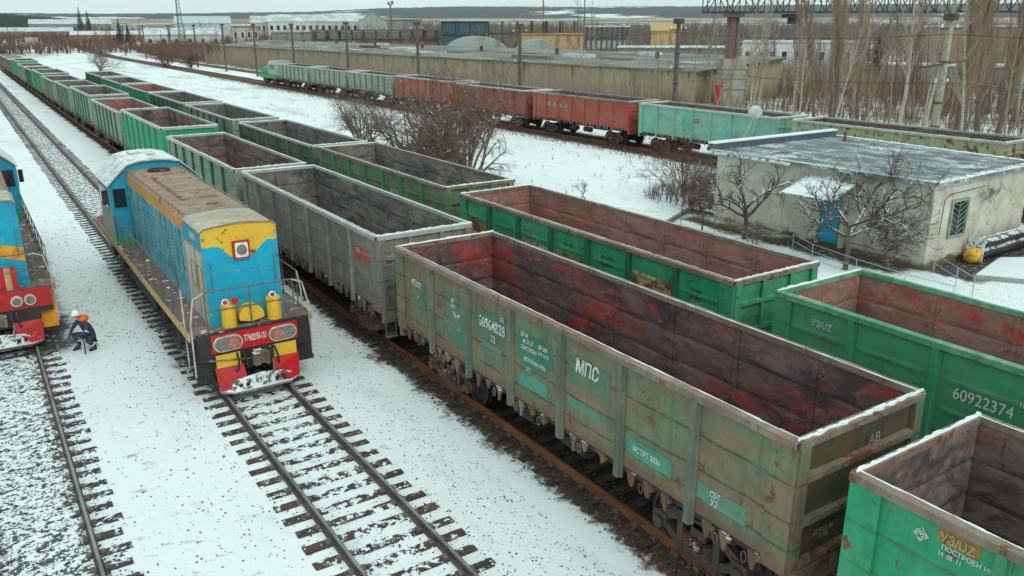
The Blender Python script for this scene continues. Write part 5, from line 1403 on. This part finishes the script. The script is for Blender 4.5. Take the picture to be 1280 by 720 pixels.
# dish lying on the hut roof and dish on a strut
def dish(loc, r, tilt, label, strut):
    t = thing('satellite_dish', label, 'satellite dish', loc)
    mb = MB(); n = 20; prof = [(0, .001), (.03*r, .35*r), (.1*r, .7*r), (.2*r, r), (.17*r, r*1.0), (.07*r, .7*r), (-.0, .35*r), (-.03*r, .001)]
    mb.lathe(prof, (0, 0, 0), 'y', n); o = build(mb, 'reflector', plain('dish grey', (.55, .6, .6), .6), t, True); o.rotation_euler = tilt
    mb = MB()
    for p in strut: mb.tube(p, .02, 6)
    build(mb, 'strut', M['railpale'], t)
dish((33.75, 28.75, 4.78), .36, (radians(8), 0, radians(-46)), 'round grey satellite dish on a slanting strut behind the hut', [[(0, 0, -.05), (-.7, .1, -1.4)], [(0, 0.02, -.05), (.05, .1, -1.4)], [(-.7, .1, -1.4), (.05, .1, -1.4)]])
dish((35.0, 18.6, 3.3), .42, (radians(-70), 0, radians(10)), 'white snow covered dish lying on the hut roof', [[(0, 0, -.0), (.25, .1, -.1)], [(-.5, 0, -.02), (.5, .1, -.02)]])
mb = MB(); mb.prism([(33.2, 19.4), (34.1, 18.9), (34.15, 19.0), (33.25, 19.5)], 3.26, 3.31, 'z'); put_thing(mb, 'plank', M['snow_dirty'], 'short snowy plank lying flat on the hut roof left of the fallen dish', 'plank')
# insulated pipes beside the hut end wall
t = thing('insulated_pipes', 'pair of black wrapped pipes with a yellow end on the ground by the hut', 'pipe', (33.2, 16.55, GZ))
BP = paint('black wrapped pipe', (.03, .032, .035), (.06, .06, .06), .4, .1, (.02, .02, .02), .3, .5, 1, .5)
for k, (dy, z, r) in enumerate(((0, .34, .25), (-.05, .72, .17))):
    mb = MB(); pts = [(.2+q*.55, dy-.05+q*.02, z+.02*sin(q*1.7)) for q in range(16)]
    mb.tube(pts, [r*(1+.08*(q % 2)) for q in range(16)], 14); build(mb, 'pipe', BP, t)
mb = MB(); mb.tube([(-.3, 0, .3), (-.2, 0, .3), (0, 0, .33), (.22, 0, .34)], [.2, .3, .31, .27], 14); build(mb, 'foam_end', plain('yellow foam', (.8, .42, .06), .8, 0, .35, 6), t, True)
mb = MB(); mb.box(.15, .2, -.3, .4, .05, 1.0); mb.box(.15, 8, .05, .1, .93, .97); build(mb, 'sheet_cover', M['snow_dirty'], t)
# concrete slab with snow, kerbs, fences
mb = MB(); mb.prism([(31.0, 15.3), (34.3, 16.1), (37.5, 14.2), (33.0, 12.4)], GZ+.004, GZ+.16, 'z'); o = put_thing(mb, 'concrete_slab', plain('concrete', (.35, .35, .33)), 'snow topped concrete slab at the right edge below the black pipes', 'slab')
mb = MB(); mb.prism([(31.15, 15.28), (34.3, 16.0), (37.3, 14.2), (33.0, 12.55)], GZ+.162, GZ+.2, 'z'); build(mb, 'snow_layer', M['snow'], o)
def fence(label, pts, h=.75, mid=.4, mat='railpale'):
    t = thing('pipe_fence', label, 'fence', (0, 0, GZ))
    for p in pts:
        mb = MB(); mb.tube([(p[0], p[1], -.05), (p[0], p[1], h)], .018, 6); build(mb, 'fence_post', M[mat], t)
    for z in (h, mid):
        mb = MB(); mb.tube([(p[0], p[1], z) for p in pts], .013, 5); build(mb, 'fence_rail', M[mat], t)
M['paleblue'] = plain('pale blue green rail', (.38, .5, .5), .6)
fence('pale pipe fence across the snow right of the fruit trees', [(30.7, 16.7), (29.6, 15.2), (28.9, 14.2)], .7, .35, 'paleblue')
fence('pale low pipe fence in front of the blue door path', [(29.2, 22.2), (28.4, 20.6), (27.9, 18.2), (27.6, 16.0), (27.6, 14.2)], .6, .3, 'paleblue')
fence('thin wire fence on dark posts left of the hut', [(27.4, 22.9), (27.5, 25.2), (27.6, 27.4), (29.6, 29.3)], .95, .5, 'railing')
t = thing('wooden_border', 'grey board kerb edging the snowy plot left of the hut', 'kerb', (0, 0, GZ))
for a, b in (((26.2, 27.6), (30.6, 29.9)), ((30.6, 29.9), (30.9, 27.9))):
    mb = MB(); mb.bar((*a, .1), (*b, .1), .12, .22); build(mb, 'board', plain('grey board', (.2, .2, .19)), t)
tree('bare_shrub', 'thin weeds under the young fruit tree by the wire fence', 'plant', (28.0, 23.2, GZ), .3, .02, 'apple', 'brown', 'brown', 88, stems=4)

# ------------------------------------------------------------------ line poles and wires
def pole(x, y, h, label, arm=True, big=False, lean=0.):
    t = thing('line_pole', label, 'pole', (x, y, terr(x, y)), 0, 'concrete poles behind the far line')
    h += .2; r0, r1 = (.23, .17) if not big else (.27, .2)
    mb = MB(); mb.tube([(0, 0, -.2), (lean*.5, 0, h*.5), (lean, 0, h)], [r0, (r0+r1)/2, r1], 8); build(mb, 'mast', plain('concrete mast', (.12, .105, .09) if not big else (.36, .33, .25), .85), t)
    mb = MB()
    if arm: mb.bar((-.9, 0, h-.5), (.9, 0, h-.5), .1, .1); (mb.bar((-.7, 0, h*.62), (.7, 0, h*.62), .08, .08) if not big else mb.bar((-2.3, .1, h*.72), (2.1, -.1, h*.75), .1, .1))
    mb.box(lean-.32, lean+.32, -.3, .3, h-.05, h+.35); build(mb, 'crossarm', M['bogie'], t)
    for dx in (-.8, .8):
        for z in (h-.44, h*.62+.05):
            mb = MB(); mb.lathe([(0, .05), (.06, .08), (.1, .05), (.16, .07), (.2, .03)], (dx*(1 if z > h*.7 else .8), 0, z), 'z', 8); build(mb, 'insulator', M['white'], t)
    for z in (h*.35, h*.5, h*.75):
        mb = MB(); mb.lathe([(-.05, r0+.03), (.05, r0+.03)], (lean*z/h, 0, z), 'z', 8); build(mb, 'steel_band', M['bogie'], t)
PY = [(28.2, 'stout pale concrete pole with a crossbar, nearest on the right', 9.3, 1), (50.6, 'pole behind the aqua green wagon', 9.2, 0), (73.5, 'pole behind the big bare bush', 8.9, 0), (96.6, 'pole above the bright red wagon', 9.2, 0),
      (119.4, 'pole above the grey green wagons', 9.3, 0), (143.3, 'pole just beyond the little green shunter', 9.2, 0), (165, 'second pole beyond the little green shunter', 9.2, 0), (187, 'third pole beyond the little green shunter', 9.3, 0), (212, 'far pole beyond the shunter, fourth', 9.2, 0), (240, 'far pole, fifth beyond the shunter', 9.2, 0), (275, 'far pole, sixth beyond the shunter', 9.2, 0), (310, 'farthest pole of the row', 9.2, 0)]
for y, lb, h, big in PY: pole(49.4, y, h, lb, True, big)
mb = MB()
pt = [(49.4, y, (9.0 if h < 10 else 9.3)) for y, _, h, _ in PY]
t = thing('overhead_wires', 'thin sagging wires strung along the row of poles', 'wires', (0, 0, 0))
for dx, dz in ((-.8, -.5), (.8, -.5), (-.6, -3.3), (.6, -3.3)):
    mb = MB(); ys = [2]+[p[0] for p in PY]
    pts = []
    for a, b in zip(ys, ys[1:]):
        for k in range(6): u = k/6; pts.append((49.4+dx, a+(b-a)*u, 9.0+dz-.35*4*u*(1-u)))
    mb.tube(pts, .014, 4); build(mb, 'wire', M['bogie'], t)

# ------------------------------------------------------------------ long low shed and derelict works
def walltex(nm, a, b, streak=(.12, .1, .08), sc=1.):
    g = G(nm); v = g.obj(jitter=False)
    c = g.mix(g.step(g.noise(v, .12*sc, 6, .6), .35, .65), a, b)
    c = g.mix(g.step(g.noise(g.obj((1, 1, .25), jitter=False), .5*sc, 7, .7), .52, .66, 0, .85), c, streak)
    c = g.mix(g.step(g.noise(g.obj((1, 1, .1), jitter=False), 1.6, 6, .7), .5, .62, 0, .5), c, tuple(x*.6 for x in b))
    return g.fin(c, .9, 0, .1)
DKR_ = plain('roofing felt', (.12, .12, .12), .9)
t = thing('long_shed', 'long low shed with grey felt roof and stained beige wall panels', 'building', (0, 0, 0))
def fx(y): return 75.6-(y-74)*(7.6/197)
mb = MB(); pm = walltex('beige panels', (.44, .36, .23), (.37, .31, .22))
y = 74.
k = 0
while y < 268:
    y2 = min(268, y+5.9)
    mb.face([(fx(y), y, -.3), (fx(y2), y2, -.3), (fx(y2), y2, 3.75), (fx(y), y, 3.75)], k % 3 == 1)
    y = y2; k += 1
mb.face([(fx(74), 74, -.3), (fx(74)+17, 75, -.3), (fx(74)+17, 75, 5.0), (fx(74), 74, 3.75)])
mb.face([(fx(268), 268, -.3), (fx(268)+17, 268, -.3), (fx(268)+17, 268, 5.0), (fx(268), 268, 3.75)])
build(mb, 'wall', [pm, walltex('rosy panels', (.36, .28, .2), (.42, .34, .24))], t)
for k in range(33):
    yy = 74+k*5.9; mb = MB(); mb.box(fx(yy)-.16, fx(yy)+.1, yy-.2, yy+.2, -.3, 3.72); build(mb, 'pilaster', walltex('pilaster', (.4, .36, .28), (.3, .27, .22)) if k == 0 else bpy.data.materials['pilaster'], t)
mb = MB()
mb.face([(fx(73)-.35, 73, 3.8), (fx(269)-.35, 269, 3.8), (fx(269)+17.2, 269, 5.05), (fx(73)+17.2, 74, 5.05)]); mb.face([(fx(73)-.35, 73, 3.62), (fx(269)-.35, 269, 3.62), (fx(269)-.35, 269, 3.8), (fx(73)-.35, 73, 3.8)])
g = G('grey shed roof'); v = g.world()
c = g.mix(g.step(g.noise(g.world((1, .3, 1)), .2, 7, .65), .4, .6), (.13, .145, .14), (.25, .25, .22)); c = g.mix(g.step(g.noise(g.world((1, .15, 1)), .8, 8, .75), .48, .66, 0, .8), c, (.33, .3, .24)); c = g.mix(g.step(g.noise(g.world((1, .4, 1)), .5, 8, .75), .62, .68, 0, .7), c, (.55, .6, .6))
rf = build(mb, 'roof', g.fin(c, .9), t)
rr = random.Random(31)
for k in range(22):
    a = 78+rr.random()*180; L = rr.uniform(2, 11); u = rr.uniform(1.5, 14); w = rr.uniform(.6, 2.6); zz = 3.82+(u/17.5)*1.25
    mb = MB(); mb.box(fx(a)+u, fx(a)+u+w, a, a+L, zz, zz+rr.choice((.12, .2, .5))); build(mb, 'roof_patch', rr.choice([M['snow_dirty'], DKR_, BK['tan'], M['bogie']]), rf)
for k in range(7):
    mb = MB(); mb.lathe([(0, .3), (.9, .3)], (84, 90+k*24, 4.6), 'z', 10); build(mb, 'roof_vent', M['bogie'], rf)
def building(name, label, cx, cy, w, d, h, rz, wall, roof, rh=0., win=None, z=None, cat='building', eaves=.3):
    z = terr(cx, cy) if z is None else z
    t = thing(name, label, cat, (cx, cy, z-.3), rz)
    mb = MB(); mb.box(-w/2, w/2, -d/2, d/2, 0, h)
    if rh:
        for s in (-1, 1): mb.face([(s*w/2, -d/2, h), (s*w/2, d/2, h), (s*w/2, 0, h+rh)])
    build(mb, 'wall', wall, t)
    mb = MB()
    if rh:
        mb.prism([(-d/2-eaves, h-.05), (0, h+rh+.12), (d/2+eaves, h-.05), (d/2+eaves, h+.12), (0, h+rh+.32), (-d/2-eaves, h+.12)], -w/2-eaves, w/2+eaves, 'x')
    else: mb.box(-w/2-eaves, w/2+eaves, -d/2-eaves, d/2+eaves, h+.01, h+.3)
    build(mb, 'roof', roof, t)
    if win:
        n, z0, z1, ww = win
        for k in range(n):
            x = -w/2+w*(k+.5)/n; mb = MB(); mb.box(x-ww/2-.12, x+ww/2+.12, -d/2-.06, -d/2-.005, z0-.12, z1+.12); f = build(mb, 'window', M['white'], t)
            mb = MB(); mb.box(x-ww/2, x+ww/2, -d/2-.09, -d/2-.065, z0, z1); build(mb, 'pane', M['glass'], f)
    return t
def face_cam(x, y): return -atan2(x, y)
CRM = walltex('cream wall', (.6, .56, .47), (.52, .48, .4), (.3, .26, .2), .5); WHW = walltex('white wall', (.66, .68, .66), (.56, .58, .57), (.3, .32, .33), .5)
GRN = walltex('pale green wall', (.42, .48, .42), (.36, .4, .36), (.2, .22, .2), .5); BRK = walltex('brick wall', (.36, .17, .11), (.3, .15, .1), (.15, .09, .07), .7)
YEL = walltex('ochre works wall', (.55, .36, .17), (.48, .34, .2), (.2, .14, .1), .6); GRY = walltex('grey works wall', (.3, .3, .28), (.24, .24, .22), (.12, .12, .11), .6)
WR = plain('thin roof snow', (.52, .57, .57), .9, 0, .3, .25); DKR = plain('dark roof', (.1, .1, .105), .9); BLU = plain('blue grey cladding', (.06, .11, .14), .8)
building('white_building', 'long two storey white building with snowy hipped roof near the skyline', 158, 424, 44, 16, 8.6, face_cam(158, 424), WHW, WR, 3.2, (14, 4.6, 6.8, 1.5))
building('white_annex', 'pink tinted gabled annex at the left end of the white building', 136, 440, 10, 12, 8, face_cam(136, 440), CRM, WR, 3, (4, 4.2, 6.4, 1.2))
building('gabled_hall', 'pale green gabled hall to the right of the white building', 181, 402, 15, 14, 8.6, face_cam(181, 402)+pi/2, GRN, WR, 4.5, (4, 3, 6, 1.2))
building('grey_block', 'plain grey brown block right of the gabled hall', 194, 396, 20, 12, 9.5, face_cam(194, 396), GRY, DKR, 0, None)
building('earth_roofed_store', 'long low store with a weathered tan roof before the white building', 136, 338, 52, 16, 5.6, face_cam(136, 338), GRY, plain('tan weathered roof', (.33, .27, .18), .9, 0, .4, .3), 0, None)
building('cream_house', 'small cream building with dark window openings at the left of the tan store', 108, 372, 11, 8, 7.4, face_cam(108, 372), CRM, DKR, 0, (4, 3.2, 5.4, 1.))
building('silver_hall', 'pale blue grey metal hall left of the cream building', 101, 415, 24, 20, 8.2, face_cam(101, 415), walltex('silver cladding', (.42, .5, .5), (.5, .56, .56), (.3, .36, .36), .3), plain('silver roof', (.45, .55, .55), .7), 3, None)
building('snow_roofed_sheds', 'snow roofed shed left of the silver hall', 82, 372, 30, 12, 4.8, face_cam(82, 372), WHW, WR, 2.4, (6, 1.6, 3.2, 1.2))
building('white_factory', 'far wide factory with a bright snowy roof on the left horizon', 91, 822, 62, 26, 6.5, face_cam(91, 822), GRY, WR, 3.6, (12, 1.5, 4, 2))
building('low_depot', 'low depot with a long snowy roof at the far left', 38, 540, 44, 14, 3.6, face_cam(38, 540), GRY, WR, 1.8, (10, 1, 2.6, 1.6))
building('roadside_store', 'dark roofed store behind the cream hut at the far left', 62, 430, 30, 10, 3.6, face_cam(62, 430), BRK, WR, 1.4, (6, .9, 2.4, 1.))
building('cream_hut', 'small cream windowless hut in the snow at the far left', 28.6, 394, 4.4, 4, 3.9, face_cam(28.6, 394), CRM, CRM, 0, None, eaves=.1)
# ruined frames and ochre works in the middle distance
def frame(label, cx, cy, w, d, h, bays, rz, infill=None, roofm=None, z=None):
    t = thing('works_frame', label, 'building', (cx, cy, terr(cx, cy) if z is None else z), rz)
    for k in range(bays+1):
        for yy in (-d/2, d/2):
            mb = MB(); x = -w/2+w*k/bays; mb.box(x-.25, x+.25, yy-.25, yy+.25, 0, h); build(mb, 'column', plain('dark steelwork', (.07, .075, .085), .8) if 'dark steelwork' not in bpy.data.materials else bpy.data.materials['dark steelwork'], t)
    mb = MB()
    for yy in (-d/2, d/2): mb.box(-w/2, w/2, yy-.2, yy+.2, h*.62, h*.66); mb.box(-w/2, w/2, yy-.2, yy+.2, h*.3, h*.34)
    build(mb, 'cross_beams', bpy.data.materials['dark steelwork'], t)
    mb = MB(); mb.box(-w/2-.5, w/2+.5, -d/2-.5, d/2+.5, h, h+.35); r = build(mb, 'roof', roofm or DKR, t)
    if infill:
        mb = MB()
        for a, b, z0, z1, m in infill: mb.box(-w/2+w*a, -w/2+w*b, -d/2+.3, -d/2+.4, h*z0, h*z1, m)
        build(mb, 'cladding', [BLU, BRK, WHW], t)
frame('open steel works with dark blue cladding at its left end', 150, 229, 42, 14, 10.6, 9, face_cam(150, 229), [(0, .34, .25, 1., 0), (.36, 1., .02, .3, 1), (.5, .8, .34, .6, 1)], WR, 0)
frame('low ruined hall of brick bays left of the blue clad works', 121, 262, 44, 12, 7.6, 11, face_cam(121, 262), [(0, 1., .0, .3, 1), (.05, .3, .4, .62, 2), (.45, .9, .4, .62, 1)], DKR, 0)
frame('white roofed ruin with a row of dark open bays', 156, 188, 11.5, 8, 8.8, 8, face_cam(156, 188), [(0, 1, .0, .6, 2)], WR, 0)
building('ochre_workshop', 'ochre walled workshop with an orange roof edge behind the shed', 124, 170, 15, 9, 7.4, face_cam(124, 170), YEL, plain('orange roof', (.5, .25, .1), .8, 0, .4, .5), 0, None, 0)
building('ochre_gable', 'small ochre gabled building near the crane', 170, 179, 8, 7, 8, face_cam(170, 179), YEL, plain('ochre roof', (.5, .35, .16), .8), 2., None, 0)
building('snowy_bunker', 'low long store with rubble and snow on its roof left of the crane leg', 118, 121, 22, 8, 5.3, face_cam(118, 121), GRY, M['snow_dirty'], 0, None, 0)
building('grey_barracks', 'grey windowed block behind the right hand scrub', 150, 118, 22, 10, 6, face_cam(150, 118), WHW, WR, 0, (9, 2.6, 4.2, 1.), 0)
building('far_right_hall', 'pinkish brown hall with snowy roof far at the upper right', 158, 82, 22, 12, 9, face_cam(158, 82), walltex('pink brown wall', (.3, .22, .19), (.34, .26, .22), (.2, .15, .12), .6), WR, 0, None, 0)
building('long_right_shed', 'long low shed with a snowy roof edge behind the poplars', 138, 80, 26, 8, 2.9, face_cam(138, 80), GRY, WR, 0, None, 0)
for lb, cx, cy, r, h in (('rounded pale green tank shell behind the long shed', 102, 170, 7.5, 6.9), ('smaller rounded pale tank shell right of the larger one', 96.5, 138, 4.6, 6.6)):
    t = thing('storage_dome', lb, 'storage dome', (cx, cy, 0), face_cam(cx, cy))
    mb = MB(); mb.grid(lambda u, v: (-r*cos(u*pi), -5+10*v, 2.5+(h-2.5)*sin(u*pi)**.8), 20, 4); mb.face([(-r*cos(k/20*pi), -5, 2.5+(h-2.5)*max(0, sin(k/20*pi))**.8) for k in range(21)]); build(mb, 'shell', GRN, t)
    mb = MB(); mb.box(-r, r, -5, 5, -.3, 2.5); build(mb, 'base', GRY, t)
# gantry crane
t = thing('gantry_crane', 'dark lattice gantry crane girder carried on a brown leg', 'crane', (80.2, 67.8, 0), atan2(63.8-71.7, 86.3-74.1))
DS = plain('dark lattice steel', (.055, .055, .055), .8)
mb = MB(); a, b, z0, z1 = -7.3, 34, 10.5, 12.9
for yy in (-1.2, 1.2):
    for z in (z0, z1): mb.bar((a, yy, z), (b, yy, z), .2, .2)
    k = a; up = True
    while k < b-.1:
        mb.bar((k, yy, z0), (k, yy, z1), .1, .1); mb.bar((k, yy, z0 if up else z1), (k+1.45, yy, z1 if up else z0), .09, .09); k += 1.45; up = not up
k = a
while k < b: mb.bar((k, -1.2, z0), (k, 1.2, z0), .1, .1); k += 1.45
build(mb, 'lattice_girder', DS, t)
mb = MB(); mb.box(-4.9, -2.9, -1, 1, 10.0, 10.4)
for q in (-.55, .55): mb.bar((-3.9+q, 0, 5.4), (-3.9+q*.9, 0, 10.0), .4, .4)
mb.box(-4.4, -3.4, -.2, .2, 5.3, 10.0); build(mb, 'leg', paint('brown crane leg', (.18, .12, .11), (.22, .15, .13), .5, .3, (.1, .07, .06), .4), t)
mb = MB(); mb.box(-4.9, -2.3, -1.2, 1.2, -.3, 5.3)
for z in (1.9, 3.1, 4.2): mb.box(-5.1, -2.1, -1.35, 1.35, z, z+.25)
build(mb, 'concrete_base', walltex('mossy concrete', (.4, .4, .34), (.34, .32, .26), (.2, .18, .14), 1.), t)
mb = MB(); mb.box(-5.6, -4.95, -1.5, -.6, -.3, 2.4); build(mb, 'red_door', LR, t)
mb = MB(); mb.box(2, 4.2, -1, 1, 9.9, 10.3); mb.box(2.6, 3.6, -.6, .6, 9.2, 9.9); build(mb, 'trolley', DS, t)
# masts
def mast(label, x, y, h, r, mat, z=0, lattice=False, top=False):
    t = thing('mast', label, 'mast', (x, y, z))
    mb = MB()
    if lattice:
        n = int(h/1.4)
        for q in range(3):
            a0 = q*2.094
            mb.bar((r*cos(a0), r*sin(a0), 0), (r*.35*cos(a0), r*.35*sin(a0), h), .16, .16)
            for k in range(n):
                u, w = k/n, (k+1)/n; ra, rb = r*(1-.65*u), r*(1-.65*w); a1 = a0+2.094
                mb.bar((ra*cos(a0), ra*sin(a0), h*u), (rb*cos(a1), rb*sin(a1), h*w), .09, .09)
    else: mb.tube([(0, 0, 0), (0, 0, h)], [r, r*.7], 8)
    build(mb, 'shaft', mat, t)
    if top:
        mb = MB(); mb.box(-.8, .8, -.5, .5, h, h+.3); mb.box(-.9, -.4, -.3, .3, h+.3, h+1.1); mb.box(.4, 1.1, -.3, .3, h+.5, h+1.4); build(mb, 'floodlights', DKR, t)
mast('tall lattice radio mast rising above the left part of the skyline', 78.6, 359.8, 24, 1.5, DS, 0, True)
mast('slender floodlight tower with lamps on top above the ruined hall', 137.5, 289.4, 16.5, .45, paint('rusty tower', (.2, .14, .12), None, .4, .3), 0, False, True)
mast('red brown tubular mast above the ochre workshop', 158, 222, 24, .3, BRK, 0)
mast('thin grey pole mast right of the ochre workshop', 118.2, 150.4, 20, .16, M['railing'], 0)
# spoil and scrap near the end of the second line
mb = MB(); t = thing('flat_wagon', 'low snowy flat wagon with scrap beyond the end of the second line', 'flat wagon', (XB, 124.5, 0), 0)
mb.box(-1.4, 1.4, 0, 12.5, 1.0, 1.3); build(mb, 'frame', M['under'], t)
mb = MB(); mb.grid(lambda u, v: (-1.35+2.7*u, .2+12*v, 1.32+.25*max(0, noise.noise(Vector((u*3, v*9, 4))))), 10, 24); build(mb, 'snow_layer', M['snow_dirty'], t)
for by in (2, 10.5):
    b = cached('bogie', bogie_mb, 'bogie', M['bogie'], t); b.location = (0, by, 0)
mb = MB(); mb.tube([(1.0*cos(k*.5), 6+1.0*sin(k*.5), 1.7+.05*k) for k in range(14)], .16, 6); build(mb, 'scrap_coil', DKR, t)
for k, (x, y, lb) in enumerate(((42.5, 214, 'reddish bare shrub beside the far track'), (47, 208, 'rust brown shrub by the far poles'), (60, 240, 'red brown shrub before the end of the long shed'))):
    tree('red_shrub', lb, 'bush', (x, y, terr(x, y)), .8, .12, 'bush', 'red', 'red', 500+k, stems=5, lean=.3)

# ------------------------------------------------------------------ haze
mb = MB(); mb.box(-1600, 4300, -62, 4300, -1.5, 140)
hz = build(mb, 'haze', None) if 0 else None
me = mb.mesh('haze', 1); hz = bpy.data.objects.new('haze', me); COL.objects.link(hz)
g = G('haze'); g.t.nodes.remove(g.b); pv = g.n('ShaderNodeVolumePrincipled'); pv.inputs['Color'].default_value = (.93, .98, 1, 1); pv.inputs['Density'].default_value = .00010
g.l(pv.outputs[0], g.out.inputs['Volume']); me.materials[0] = g.m
setting(hz, 'stuff')
